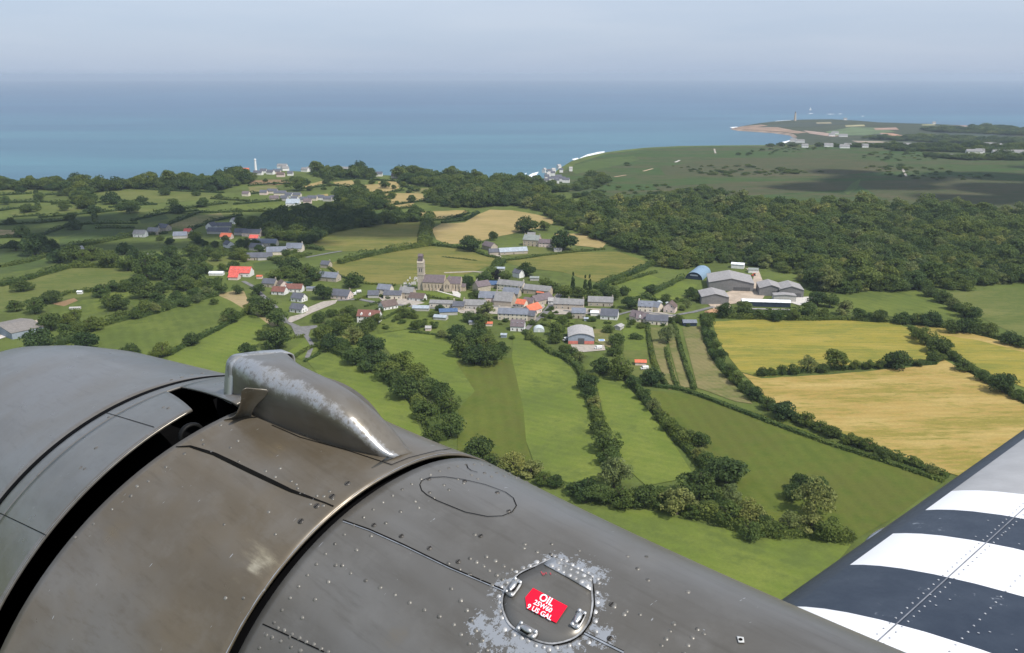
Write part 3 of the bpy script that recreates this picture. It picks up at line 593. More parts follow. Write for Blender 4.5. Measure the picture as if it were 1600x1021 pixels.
for x,y,l,yw,z in ((853,270,11,60,0),(859,272,12,30,0),(864,275,12,0,0),(866,270,11,30,0),(858,277,13,50,0),(855,281,12,10,0),(862,284,20,0,0),(869,283,14,0,0),(873,281,16,0,0),(878,284,16,-10,0),(884,286,18,-10,0),(875,264,11,40,0),(877,270,10,0,0),(892,268,9,0,0),(854,287,12,0,0),(870,287,12,0,0)):
    house(x,y,l*.68,7,5.5,yw,'white','pale' if l%2 else 'slate','white house of the cove village at the foot of the moor',name='house',group='houses of the cove village')
for x,y,l in ((1418,228.5,20),(1295,229,22),(1320,231,24),(1325,229,18),(1352,230,16),(1531,228,22),(1540,229,40),(1548,228,30),(1561,229.5,26),(1523,239,36),(1532,238,20),(1560,240,24),(1569,239,22),(1590,240,34),(1258,230,16),(1490,247,12)):
    house(x,y+1,l,11,5,-8,'white',GY,'pale far house beyond the moor near the horizon headland',name='house',group='far houses beyond the moor')
for x,y,l in ((1505,202,26),(1515,203,30),(1522,205,34),(1532,204,26),(1545,206,24),(1560,205,30),(1305,210,26),(1318,214,30),(1240,221.5,22),(1250,223,30),(1425,216,24),(1321,187.8,16),(1460,193.8,14),(1380,214,26),(1300,213,20)):
    house(x,y,l,12,5,-8,'white',GY,'tiny pale house on the low far headland',name='house',group='houses on the far headland',z=HZ+.9)
# church
def church():
    o=link('church',None); a=R_(-8); p=P(690,455); o.location=p; o.rotation_euler=(0,0,a)
    tag(o,'stone church with tall square tower and brown roofs','church')
    MBs=WALL['warm']
    def blk(nm,x0,x1,y0,y1,H,rh,wm,rm):
        mb=MB(); ym=(y0+y1)/2; mb.prism([(y0,-.5),(y1,-.5),(y1,H),(ym,H+rh),(y0,H)],x0,x1); wl=link('wall',mb.mesh('wall',WALL[wm]),o)
        rb=MB(); tp=rh/((y1-y0)/2)
        for s in (-1,1):
            ye=ym+s*((y1-y0)/2+.35); rb.prism([(ye,H-.35*tp+.03),(ye,H-.35*tp+.28),(ym,H+rh+.28),(ym,H+rh+.03)],x0+.25,x1-.25)
        r=rb.mesh('roof',ROOF[rm]); b=bmesh.new(); b.from_mesh(r); bmesh.ops.recalc_face_normals(b,faces=b.faces); b.to_mesh(r); b.free(); link('roof',r,o)
    blk('n',-17,2.5,0,10,7.5,5.5,'warm','mauve'); blk('c',7.5,17,.6,9.4,7,5,'warm','mauve')
    # transept with gable to the front
    mb=MB(); mb.add([(2.5,-3,-.5),(8.5,-3,-.5),(8.5,9,-.5),(2.5,9,-.5),(2.5,-3,7.5),(8.5,-3,7.5),(8.5,9,7.5),(2.5,9,7.5),(5.5,-3,12),(5.5,9,12)],[(0,1,5,8,4),(1,2,6,5),(2,3,7,9,6),(3,0,4,7)]); link('transept',mb.mesh('transept',MBs),o)
    rb=MB(); 
    for s in (-1,1): rb.add([(5.5+s*3.4,-2.8,7.0),(5.5+s*3.4,9.2,7.0),(5.5,9.2,12.1),(5.5,-2.8,12.1),(5.5+s*3.4,-2.8,7.3),(5.5+s*3.4,9.2,7.3),(5.5,9.2,12.4),(5.5,-2.8,12.4)],[(4,5,6,7),(0,3,2,1),(0,1,5,4),(0,4,7,3),(1,2,6,5)])
    link('roof',rb.mesh('roof',ROOF['mauve']),o)
    tw=MB(); tw.box(-21.5,-16,1.5,7.5,-.5,24); tw.box(-21.8,-15.7,1.2,7.8,13,13.5); tw.box(-21.8,-15.7,1.2,7.8,20,20.4); tw.prism([(1.3,24.002),(7.7,24.002),(4.5,27)],-21.7,-15.8)
    t=link('tower',tw.mesh('tower',WALL['stone']),o)
    tp=MB(); tp.box(-20.8,-16.9,2.4,6.6,25.2,29.5); tp.prism([(2.2,29.5),(6.8,29.5),(4.5,31.5)],-21,-16.7); link('tower_top',tp.mesh('tower_top',ROOF['mauve']),o)
    lo=MB()
    for x in (-20,-18.2):
        lo.box(x,x+.9,1.44,1.5,16,19)
    link('louvre',lo.mesh('louvre',WALL['dark']),t)
    v=MB(); v.box(17,20.5,2,7.5,-.4,4); link('vestry',v.mesh('vestry',MBs),o); vr=MB(); vr.prism([(1.6,4.003),(7.9,4.003),(4.75,6.6)],16.9,20.8); link('roof',vr.mesh('roof',ROOF['mauve']),o)
    g=MB(); g.box(-.25,.25,-.06,.06,-1.6,1.2); g.prism([(-.06,1.2),(.06,1.2),(.06,1.75),(-.06,1.75)],-.13,.13); lm=g.mesh('window',GLASS)
    for x in (-14.5,-11.5,-8.5,-5.5,-2.5,.5): link('window',lm,o,(x,-.02,4.2))
    for x in (4.2,5.5,6.8): link('window',lm,o,(x,-3.03,4.6+(1 if x==5.5 else 0)))
    for x in (10,12.3,14.6): link('window',lm,o,(x,.57,4))
    d=link('door',DOOR,o,(-1.2,-.02,1.05))
    b=MB()
    for x in (-15.8,-10,-7,-4,9,13.4,16.6): b.prism([(-.9,-.4),(0.55,-.4),(0.55,6),(-.2,5.6)],x-.3,x+.3)
    link('buttress',b.mesh('buttress',WALL['stone']),o)
church()
# farm halls
def hall(x,y,wd,dp,H,yaw,rise,roofm,wallm,label,cat='barn',front=None,curve=False,band=None,openg=None,name='barn'):
    """gable end to the viewer: wd wide, dp deep"""
    p=P(x,y); a=R_(yaw); o=link(name,None,loc=(p[0],p[1],0)); o.rotation_euler=(0,0,a); tag(o,label,cat,'farm halls and barns')
    n=12 if curve else 2
    prof=[(-wd/2+wd*i/n,H+rise*(1-abs(-1+2*i/n)**(2 if curve else 1))) for i in range(n+1)]
    mb=MB(); base=[(-wd/2,-.5)]+prof+[(wd/2,-.5)]; N=len(base)
    mb.add([(q[0],0,q[1]) for q in base]+[(q[0],dp,q[1]) for q in base],[tuple(range(N))]+[tuple(range(N,2*N))[::-1]]+[(i,i+N,(i+1)%N+N,(i+1)%N) for i in range(N)])
    link('wall',mb.mesh('wall',WALL[wallm]),o)
    rp=[(q[0]*1.02,q[1]+.06) for q in prof]; rt=[(q[0]*1.02,q[1]+.32) for q in prof]; K=len(rp); rb=MB()
    rb.add([(q[0],-.6,q[1]) for q in rp+rt]+[(q[0],dp+.6,q[1]) for q in rp+rt],
      [(K+i,K+i+1,3*K+i+1,3*K+i) for i in range(K-1)]+[(i+1,i,2*K+i,2*K+i+1) for i in range(K-1)]+[(i,i+1,K+i+1,K+i) for i in range(K-1)]+[(2*K+i+1,2*K+i,3*K+i,3*K+i+1) for i in range(K-1)]+[(0,K,3*K,2*K),(K-1,3*K-1,4*K-1,2*K-1)])
    link('roof',rb.mesh('roof',ROOF[roofm]),o)
    if band: b=MB(); b.box(-wd/2+.02,wd/2-.02,-.12,-.004,-.3,band[0]); link('cladding',b.mesh('cladding',band[1]),o)
    if openg: b=MB(); b.box(openg[0],openg[1],-.2,-.13 if band else -.01,-.2,openg[2]); link('door',b.mesh('door',WALL['dark']),o)  # hall's dark door; on barns a dark panel painted as the shaded opening
    return o
REDB=plain('red_cladding',(.60,.19,.15),.7,.12,.5)
hall(908,538,18,22,5.0,-2,2.6,'pale','bluegrey','wide hall with pale curved roof, red lower wall and dark door',curve=True,band=(2.3,REDB),openg=(-2.2,2.2,4.2),name='hall',cat='hall')
hall(1117,476,22,22,6.0,-4,2.8,'cement','clad','square grey barn with pale roof at the left front of the farm')
hall(1142,455,38,34,7.0,-9,4.0,'cement','clad','largest grey farm barn with dark open front',openg=(2,16,3.6))
hall(1204,463,19,22,6.5,-8,3.0,'cement','clad','left gabled half of the twin grey barn',openg=(1,7,4.5)); hall(1236,465,20,22,6.5,-8,3.0,'cement','clad','right gabled half of the twin grey barn',openg=(-6,8,3.6))
hall(1226,472,18,8,5.2,-6,.8,'cement','grey','grey lean-to in front of the twin barn')
house(1197,480,38,9,4.0,-7,'navy','white','long shed with bright white roof and navy front at the farm','',pitch=14,cat='shed',name='shed',group='farm halls and barns')
house(1203,487,30,2.2,1.6,-5,'clad','cement','low grey wall-like feed shed in front of the white-roofed shed','',pitch=8,cat='shed',name='shed',group='farm halls and barns')
# half-round blue hall
def halfround():
    p=P(1084,437); o=link('barn',None,loc=(p[0],p[1],0)); o.rotation_euler=(0,0,R_(-25)); tag(o,'half-round blue-grey barn left of the farm yard','barn','farm halls and barns')
    N=14; r=8.0; dp=34; pr=[(-r*math.cos(math.pi*i/N),r*.85*math.sin(math.pi*i/N)) for i in range(N+1)]
    mb=MB(); mb.add([(a,-.4,b) for a,b in pr]+[(a,dp,b) for a,b in pr],[(i,i+N+1,i+N+2,i+1) for i in range(N)]); m=mb.mesh('roof',plain('blue_sheet_roof',(.20,.29,.38),.5,.12,.4),True); link('roof',m,o)
    e=MB(); e.add([(a*.985,0,b*.985) for a,b in pr],[tuple(range(N+1))]); e.add([(a*.985,dp-.3,b*.985) for a,b in pr],[tuple(range(N+1))[::-1]]); link('wall',e.mesh('wall',WALL['navy']),o)
    b=MB(); b.box(-3.6,3.6,-.06,-.02,3.2,4.6); link('door',b.mesh('door',WALL['bluegrey']),o)
halfround()
house(1152,420,12,8,4,-20,'white','white','white shed behind the largest grey barn','',pitch=15,cat='shed',name='shed',group='farm halls and barns')
house(1177,427,9,6,3.2,-10,'white','greengrey','small pale green-roofed shed behind the farm yard','',pitch=20,cat='shed',name='shed',group='farm halls and barns')
hall(2,524,36,22,4.5,-38,2.4,'dirty','bluegrey','long low grey-brown farm shed cut by the left picture edge',name='shed',cat='shed')
def tractor():
    p=P(1177,432); o=link('tractor',None,loc=(p[0],p[1],0)); o.rotation_euler=(0,0,.4); tag(o,'small orange-red tractor parked behind the farm yard','tractor')
    m=plain('tractor_paint',(.55,.09,.04),.5,.1,1); b=MB(); b.box(-1.9,.3,-.5,.5,.8,1.7); b.box(-2.05,-1.9,-.4,.4,.9,1.5); link('body',b.mesh('body',m),o)
    c=MB(); c.box(.35,1.8,-.75,.75,1.0,2.7); link('cab',c.mesh('cab',GLASS),o); r=MB(); r.box(.2,1.95,-.85,.85,2.71,2.85); link('cab_roof',r.mesh('cab_roof',m),o)
    def wh(x,y,rd):
        q=MB(); n=14; q.add([(rd*math.cos(6.283*i/n),-.2,rd*math.sin(6.283*i/n)) for i in range(n)]+[(rd*math.cos(6.283*i/n),.2,rd*math.sin(6.283*i/n)) for i in range(n)],[tuple(range(n)),tuple(range(n,2*n))[::-1]]+[(i,i+n,(i+1)%n+n,(i+1)%n) for i in range(n)])
        link('wheel',q.mesh('wheel',WALL['dark']),o,(x,y,rd))
    for y in (-.85,.85): wh(1.2,y,.85); wh(-1.4,y,.55)
tractor()
def lump(name,label,cat,x,y,r,h,c,n=40):
    p=P(x,y); bm=bmesh.new(); bmesh.ops.create_icosphere(bm,subdivisions=3,radius=1)
    for v_ in bm.verts:
        k=1+.18*math.sin(v_.co.x*5+v_.co.y*3)+.1*math.sin(v_.co.y*9); v_.co=Vector((v_.co.x*r*k,v_.co.y*r*.8*k,max(-.1,v_.co.z)*h*k))
    m=bpy.data.meshes.new(name); bm.to_mesh(m); bm.free(); m.materials.append(plain(name+'_surface',c,.95,.25,.6)); return tag(link(name,m,loc=(p[0],p[1],0)),label,cat)
lump('soil_heap','heap of orange-brown earth beside the square grey farm barn','heap',1115,489,6,2.6,(.42,.25,.14))
def pool(x,y,lx,ly,c,label):
    p=P(x,y); o=link('swimming_pool',None,loc=(p[0],p[1],RZ)); tag(o,label,'pool')
    b=MB(); b.box(-lx,lx,-ly,-ly+.5,0,.4); b.box(-lx,lx,ly-.5,ly,0,.4); b.box(-lx,-lx+.5,-ly+.5,ly-.5,0,.4); b.box(lx-.5,lx,-ly+.5,ly-.5,0,.4); link('rim',b.mesh('rim',FRAME),o)
    q=MB(); q.box(-lx+.5,lx-.5,-ly+.5,ly-.5,.02,.25); link('water',q.mesh('water',plain('pool_water',c,.1,.1,1)),o)
pool(448,443,5.5,4,(.07,.42,.46),'bright turquoise swimming pool behind the brown-roofed bungalows'); pool(940,533,2.2,2,(.04,.22,.55),'small round-looking blue garden pool right of the hall')
# graveyard stones, garden glasshouses, van
gm=MB(); gm.box(-.45,.45,-.12,.12,0,1.0); gm.box(-.6,.6,-.9,.9,-.05,.15); GRAVE=gm.mesh('gravestone',plain('pale_stone',(.52,.50,.47),.8,.15,2))
for i in range(34):
    u=random.random(); p=P(630+26*u+random.uniform(-6,6),452-18*u+random.uniform(-5,5)); g=link('gravestone',GRAVE,loc=(p[0],p[1],.0)); g.scale=(1.3,1.3,random.uniform(1.2,1.8)); g.rotation_euler=(0,0,random.uniform(-.3,.1))
    tag(g,'pale gravestone in the churchyard left of the church tower','gravestone','gravestones of the churchyard')
for x,y,r,lb in ((1031,475,2.6,'larger pale dome greenhouse left of the cream-pink house'),(1043,476,2.2,'smaller pale dome greenhouse touching the cream-pink house garden'),(842,517,4,'low white greenhouse on the lawn below the orange roof')):
    p=P(x,y); o=link('greenhouse',None,loc=(p[0],p[1],0)); tag(o,lb,'greenhouse')
    N=10; pr=[(-r*math.cos(math.pi*i/N),r*.85*math.sin(math.pi*i/N)) for i in range(N+1)]; m=MB(); m.add([(a,-r,b) for a,b in pr]+[(a,r,b) for a,b in pr],[(i,i+N+1,i+N+2,i+1) for i in range(N)]); m.add([(a,-r+.01,b*.99) for a,b in pr],[tuple(range(N+1))]); link('cover',m.mesh('cover',plain('greenhouse_film',(.55,.60,.60),.4,.1,1),False),o)
    d=MB(); d.box(-.6,.6,-r-.04,-r-.01,0,2); link('door',d.mesh('door',FRAME),o)
def van(x,y,yaw,label):
    p=P(x,y); o=link('parked_van',None,loc=(p[0],p[1],RZ)); o.rotation_euler=(0,0,yaw); tag(o,label,'van')
    m=MB(); m.prism([(-.95,.35),(.95,.35),(.95,2.0),(.85,2.15),(-.85,2.15),(-.95,2.0)],-1.4,2.5); m.prism([(-.95,.35),(.95,.35),(.9,1.15),(-.9,1.15)],-2.5,-1.4); link('body',m.mesh('body',FRAME),o)
    g=MB(); g.add([(-1.42,-.85,1.2),(-1.42,.85,1.2),(-1.35,.8,2.05),(-1.35,-.8,2.05),(-1.95,-.85,1.16),(-1.95,.85,1.16)],[(4,5,2,3),(0,4,3),(1,2,5)]); link('windscreen',g.mesh('windscreen',GLASS),o)
    for xx in (-1.7,1.6):
        for yy in (-.9,.9):
            q=MB(); n=12; q.add([(.36*math.cos(6.283*i/n),-.12,.36*math.sin(6.283*i/n)) for i in range(n)]+[(.36*math.cos(6.283*i/n),.12,.36*math.sin(6.283*i/n)) for i in range(n)],[tuple(range(n)),tuple(range(n,2*n))[::-1]]+[(i,i+n,(i+1)%n+n,(i+1)%n) for i in range(n)]); link('wheel',q.mesh('wheel',WALL['dark']),o,(xx,yy,.36))
van(883,533,.9,'white van parked at the left side of the red-fronted hall'); van(935,546,.1,'white van parked on the forecourt right of the hall'); van(552,462,.3,'white van parked right of the pink-walled house'); van(560,458,.3,'second white van further behind the pink-walled house'); van(1007,578,.2,'white van beside the little pinkish red shed')
# lighthouse, monument, boat
lp=P(1242,189,HZ); lh=link('lighthouse',None,loc=(lp[0],lp[1],HZ)); tag(lh,'slender grey lighthouse on the tip of the far headland','lighthouse')
def cone(mb,r0,r1,z0,z1,n=16): mb.add([(r0*math.cos(6.283*i/n),r0*math.sin(6.283*i/n),z0) for i in range(n)]+[(r1*math.cos(6.283*i/n),r1*math.sin(6.283*i/n),z1) for i in range(n)],[(i,(i+1)%n,(i+1)%n+n,i+n) for i in range(n)]+[tuple(range(n))[::-1],tuple(range(n,2*n))])
m=MB(); cone(m,6.5,3.4,0,38); cone(m,4.6,4.6,38.01,39); link('tower',m.mesh('tower',WALL['warm']),lh); m=MB(); cone(m,2.2,2.2,39.01,43); cone(m,2.6,.3,43.01,46); link('lantern',m.mesh('lantern',WALL['dark']),lh)
mp_=P(400,270); mo=link('white_monument',None,loc=(mp_[0],mp_[1],0)); tag(mo,'slim white pillar rising above the trees on the coast hill','pillar'); m=MB(); cone(m,2.6,1.7,0,24); link('shaft',m.mesh('shaft',FRAME),mo); m=MB(); cone(m,2.4,2.4,24.01,25); cone(m,1.4,.3,25.01,27); link('cap',m.mesh('cap',FRAME),mo)
bp_=P(1266,173,SEA); bo=link('sailing_boat',None,loc=(bp_[0],bp_[1],SEA)); tag(bo,'white sailing boat out at sea beyond the far headland','boat')
m=MB(); m.add([(-7,0,1.6),(-5,-2,1.5),(5,-2,1.4),(7,0,2.2),(5,2,1.4),(-5,2,1.5),(-5,0,-.5),(5,0,-.5)],[(0,1,2,3,4,5),(0,6,1),(1,6,7,2),(2,7,3),(3,7,4),(4,7,6,5),(5,6,0)]); link('hull',m.mesh('hull',FRAME),bo)
m=MB(); m.add([(1.6,-.1,2.5),(-7,.6,2.8),(1.4,0,24),(1.6,.1,2.5),(-7,.8,2.8),(1.4,.2,24)],[(0,1,2),(5,4,3),(0,3,4,1),(1,4,5,2),(2,5,3,0)]); m.add([(2,0,2.5),(7.5,.4,2.6),(1.8,0,20),(2,.1,2.5),(7.5,.5,2.6),(1.8,.1,20)],[(0,1,2),(5,4,3),(0,3,4,1),(1,4,5,2),(2,5,3,0)]); link('sail',m.mesh('sail',FRAME),bo); m=MB(); m.box(1.5,1.8,-.1,.1,1.5,25); link('mast',m.mesh('mast',WALL['grey']),bo)

# ---------------- trees, hedges, woods ----------------
NEARROW='trees of the near field rows'
row('from the lane in the row left of central pasture',NEARROW,[(505,521,30,'mid'),(519,534,34,'dark'),(552,524,34,'light'),(581,537,38,'dark'),(556,555,36,'mid'),(588,562,40,'dark'),(628,562,38,'mid'),(606,579,38,'mid'),(650,584,38,'mid'),(634,604,44,'dark'),(668,600,42,'mid'),(690,614,38,'dark'),(702,632,36,'mid'),(668,638,44,'mid'),(704,664,44,'mid'),(676,680,34,'dark'),(536,538,28,'mid'),(570,572,24,'mid'),(618,592,26,'dark')])
row('by the engine cover edge, below the central pasture',NEARROW,[(748,698,42,'dark'),(770,718,30,'mid'),(803,726,46,'light',.8),(830,732,44,'light',.8),(869,751,24,'dark'),(897,760,30,'mid'),(915,773,30,'mid'),(782,726,28,'light'),(850,748,26,'mid')])
row('from the hall in the row right of central pasture',NEARROW,[(941,571,32,'dark'),(919,596,32,'dark'),(969,577,38,'mid'),(930,628,26,'light'),(934,647,24,'mid'),(938,667,30,'dark'),(950,690,42,'mid'),(950,712,36,'mid'),(920,612,24,'dark'),(925,590,20,'mid')])
row('from the gardens in the row between two right pastures',NEARROW,[(1017,587,34,'dark'),(990,598,24,'mid'),(1006,616,22,'mid'),(1021,633,24,'light'),(1033,647,24,'mid'),(1045,663,26,'mid'),(1076,681,34,'mid'),(1096,688,28,'mid'),(1092,709,24,'light'),(1106,718,30,'mid'),(1012,626,18,'mid'),(1058,672,22,'dark')])
row('of the two big broad ones near the wing',NEARROW,[(1092,755,64,'dark',.85),(1135,735,60,'dark',.85)])
row('along the near hedge above the front field',NEARROW,[(918,763,38,'dark'),(938,771,36,'mid'),(959,740,50,'light',1.1),(972,776,44,'mid'),(1006,772,44,'dark'),(1030,776,40,'mid'),(1057,783,52,'light'),(1084,793,36,'mid'),(1106,795,30,'mid'),(1135,800,42,'mid'),(1143,771,34,'light'),(1170,799,44,'light',1.1),(1172,827,38,'mid'),(1210,822,36,'mid'),(1234,814,42,'light'),(1272,779,60,'light',1.2),(1252,752,32,'dark',1.2),(1237,769,30,'dark'),(1277,756,28,'mid'),(1293,826,42,'mid'),(1266,821,40,'light'),(1324,834,26,'mid'),(1190,812,30,'dark'),(1118,782,26,'dark')])
row('of the clump standing in the central pasture',NEARROW,[(716,520,34,'dark'),(744,526,38,'dark'),(724,542,36,'mid'),(759,536,32,'mid'),(772,548,34,'mid'),(744,552,42,'dark'),(764,554,40,'dark'),(784,543,22,'dark'),(732,530,26,'mid'),(752,516,26,'dark')])
row('from the farm in hedge left of the yellow crop','trees of the crop field hedges',[(1107,506,22,'mid'),(1109,524,20,'mid'),(1116,540,20,'mid'),(1124,555,22,'dark'),(1139,581,22,'mid'),(1150,592,22,'mid'),(1165,603,24,'mid'),(1178,614,26,'dark'),(1199,632,22,'mid'),(1223,641,36,'dark'),(1259,656,26,'mid'),(1281,667,22,'mid'),(1300,675,24,'dark'),(1326,686,24,'mid'),(1356,696,22,'mid'),(1380,708,26,'dark'),(1402,714,20,'mid'),(1428,723,22,'mid'),(1455,735,20,'light'),(1340,691,18,'mid'),(1245,653,18,'mid')])
row('from left in hedge between yellow crop and straw field','trees of the crop field hedges',[(1191,580,18,'dark'),(1205,580,16,'mid'),(1221,578,18,'mid'),(1240,578,18,'mid'),(1262,570,28,'light'),(1307,563,38,'mid'),(1285,575,18,'dark'),(1335,571,16,'mid'),(1356,570,18,'mid'),(1401,561,38,'dark'),(1435,567,15,'mid'),(1457,559,20,'dark'),(1375,570,16,'mid'),(1472,559,14,'mid')])
row('from the farm in hedge right of the yellow crop','trees of the crop field hedges',[(1431,522,20,'mid'),(1446,527,28,'mid'),(1465,537,36,'dark'),(1480,538,20,'mid'),(1506,569,28,'mid'),(1532,586,22,'mid'),(1566,598,40,'dark'),(1589,614,24,'mid'),(1490,556,18,'dark'),(1546,594,16,'mid')])
row('from the left behind the yellow crop','trees of the crop field hedges',[(1131,485,24,'dark',1.2),(1161,481,26,'mid'),(1187,491,20,'mid'),(1212,494,20,'dark'),(1238,493,20,'mid'),(1262,485,26,'mid'),(1277,467,28,'dark'),(1296,470,26,'mid'),(1285,488,24,'mid'),(1319,482,28,'light'),(1343,492,22,'mid'),(1375,494,22,'dark'),(1409,496,26,'mid'),(1432,499,20,'mid'),(1455,498,30,'dark'),(1487,511,24,'mid'),(1506,509,28,'dark'),(1525,512,22,'mid'),(1544,515,24,'mid'),(1577,527,28,'dark'),(1598,534,24,'mid'),(1360,494,18,'mid')])
row('from the wood in hedge between two right pastures','trees of the crop field hedges',[(1450,455,22,'dark'),(1469,463,24,'mid'),(1487,474,26,'light'),(1506,485,26,'mid'),(1521,490,22,'mid'),(1460,458,16,'mid'),(1497,480,18,'dark'),(1478,468,18,'mid')])
VG='trees of the village gardens'
def single(lst,group):
    for cx,cy,wp,k,lb,*hk in lst: tree(cx,cy,wp,k,lb,group,hk[0] if hk else 1.0)
single([(730,441,22,'dark','dark egg-shaped tree right of the church',1.2),(553,437,30,'dark','dark round tree left of the tall cream house'),(505,457,28,'dark','dark bushy tree at the left end of the pink-walled house'),
 (735,380,32,'dark','large dark round tree at the left of the manor farm'),(771,369,14,'dark','slender dark tree on the grass behind the manor farm barns',1.3),(822,350,34,'dark','tall dark tree at the edge of the pale corn field behind the manor'),(850,353,18,'mid','smaller round tree right of the tall one behind manor'),
 (880,376,38,'dark','very broad dark tree at the right of the manor'),(822,421,26,'dark','big round tree beside the half-hidden white house'),(775,432,15,'purple','blackish purple tree behind the long cream farmhouse',1.25),(756,434,22,'mid','green tree left of the blackish purple tree'),(789,431,22,'mid','green tree between the purple tree and the half-hidden white house'),
 (744,462,22,'dark','dark tree below the church paving'),(761,488,34,'light','tall pale tree in front of the village centre roofs'),(751,497,26,'mid','low green tree below the tall pale village centre tree'),(733,495,20,'mid','small green tree left of the tall pale village tree'),(687,481,14,'dark','small dark tree before the long grey house'),
 (632,489,22,'mid','broad fresh green tree right of the white house with left gable'),(622,497,12,'bush','round green bush below the broad fresh green tree'),(576,506,26,'dark','dark tree hiding the front of the dormer house'),(588,499,20,'dark','dark tree at the right corner of the dormer house'),(565,514,26,'dark','dark tree below the dormer house'),
 (651,507,20,'mid','left bush of the pair by the tan garden hut'),(661,506,14,'mid','right bush of the pair by the tan garden hut'),(679,509,14,'bush','round bush right of the tan garden hut'),(603,511,12,'bush','small round bush on the pasture below the dormer house'),
 (895,447,9,'cone','left single tall conifer behind the stone terrace',3.0),(914,449,9,'cone','middle tall conifer behind the stone terrace',2.9),(921,449,9,'cone','right tall conifer behind the stone terrace',3.0),
 (905,455,24,'mid','round tree between the tall conifers'),(882,456,22,'mid','green tree left of the tall conifers'),(867,448,24,'mid','broad green tree behind the brownish barn right end'),(852,443,20,'mid','green tree behind the brownish barn'),(870,515,26,'mid','left green tree of the garden above the red-fronted hall'),(878,502,18,'mid','upper green tree in the garden above the red-fronted hall'),(868,527,22,'dark','dark green tree left of the red-fronted hall'),
 (930,463,24,'mid','green tree behind the dark slate house'),(945,453,26,'dark','dark tree at the end of the olive field hedge'),(957,459,24,'mid','green tree right of the olive field hedge end'),(975,454,18,'dark','dark tree between olive field and bright paddock'),(983,473,24,'dark','round dark tree left of the cream blue-roofed house'),(1016,453,20,'dark','dark round tree in the bright paddock hedge'),(1039,468,14,'dark','small dark tree behind the dome greenhouses'),(1074,475,15,'light','small pale round tree right of the cream-pink house'),
 (1059,497,18,'mid','green tree at the top of the trimmed garden hedge'),(1043,524,30,'light','lone airy tree casting shadow on the garden strips'),(994,525,19,'bush','round dark bush on the bright lawn'),(1048,500,12,'dark','small dark tree at the corner of the low cottages'),(963,528,26,'mid','upper green tree right of the hall yard'),(960,545,26,'mid','lower green tree right of the hall yard'),(950,515,18,'bush','bush behind the hall yard'),
 (905,558,22,'light','pale tree at the front corner of the hall forecourt'),(893,552,20,'mid','green tree left of the hall forecourt'),(883,545,20,'mid','green tree at the end of the pasture hedge by the hall'),(1080,456,22,'mid','green tree below the half-round barn'),(1088,464,16,'mid','small tree left of the square grey barn'),(1020,478,10,'bush','small bush by the cream blue-roofed house'),
 (927,497,8,'bush','small bush in front of the low white flat shed'),(832,485,8,'bush','yellowish bush beside the orange roofs'),(856,484,8,'bush','yellow-green bush by the small white building'),(715,452,8,'bush','small bush near the church path end'),(790,500,10,'bush','bush at the left foot of the cream terrace'),(825,528,12,'bush','bush right of the brown skylight house'),(800,527,10,'bush','bush below the brown skylight house'),
 (414,478,38,'dark','large dark tree left of the white twin houses'),(434,497,32,'mid','broad green tree in front of the white twin houses'),(434,527,42,'dark','big dark tree at the corner of the left pasture and lane'),(414,520,26,'mid','green tree left of the big lane corner tree'),(512,510,28,'mid','leafy garden tree above the lane junction'),(537,500,32,'mid','green garden tree left of the dormer house'),(527,513,26,'dark','dark garden tree below the leafy garden'),(498,497,24,'bush','low shrubs along the car park'),(520,488,22,'bush','green shrubs right of the car park'),(545,483,22,'bush','fresh green shrubs below the pink-walled house'),(556,490,20,'bush','low shrubs left of the dormer house roof'),
 (481,441,13,'dark','small dark conical tree behind the red-brown house',1.3),(466,432,28,'mid','fresh green tree above the red-brown house'),(478,425,24,'mid','green tree behind the fresh green tree'),(455,414,32,'dark','dark tree between hamlet and village'),(445,424,26,'mid','green tree left of the dark one between hamlet and village'),(494,430,22,'mid','green tree left of the old stone farmhouse'),(430,432,24,'mid','round tree above the slate house near the pool'),(404,452,22,'dark','dark tree left of the stone house near the pool'),(398,468,22,'mid','green tree at the tan field corner'),(690,522,16,'light','pale shrub tree by the tan hut')],VG)
LF='trees of the left pastures'
row('among left field trees, counted from the long grey-brown shed',LF,[(62,531,48,'dark'),(135,533,36,'dark'),(145,504,32,'mid'),(120,513,28,'mid'),(105,518,26,'mid'),(80,502,36,'dark'),(105,497,24,'mid'),(118,494,22,'mid'),(55,478,30,'mid'),(25,476,26,'mid'),(82,463,26,'dark'),(67,467,16,'dark'),(32,446,24,'dark'),(48,448,14,'mid'),(185,473,30,'dark'),(170,472,22,'mid'),(186,491,20,'mid'),(210,487,26,'mid'),(226,481,26,'mid'),(241,481,22,'light'),(257,476,22,'mid'),(205,547,28,'dark'),(255,547,26,'mid'),(243,551,20,'mid'),(300,529,26,'dark')])
row('among field trees left of the red roof house',LF,[(225,451,36,'dark'),(217,438,26,'mid'),(247,463,26,'mid'),(160,453,28,'mid'),(175,448,20,'mid'),(195,447,22,'mid'),(280,433,38,'dark'),(290,443,28,'mid'),(268,440,24,'dark'),(305,428,30,'dark'),(310,416,26,'mid'),(305,458,22,'mid'),(322,456,20,'light'),(345,450,22,'mid'),(360,493,28,'mid'),(350,499,18,'light'),(390,482,20,'mid'),(388,546,26,'dark'),(325,442,18,'mid'),(275,462,24,'mid'),(255,450,22,'mid'),(372,452,18,'mid'),(290,471,20,'mid'),(310,466,18,'light'),(335,470,14,'mid')])
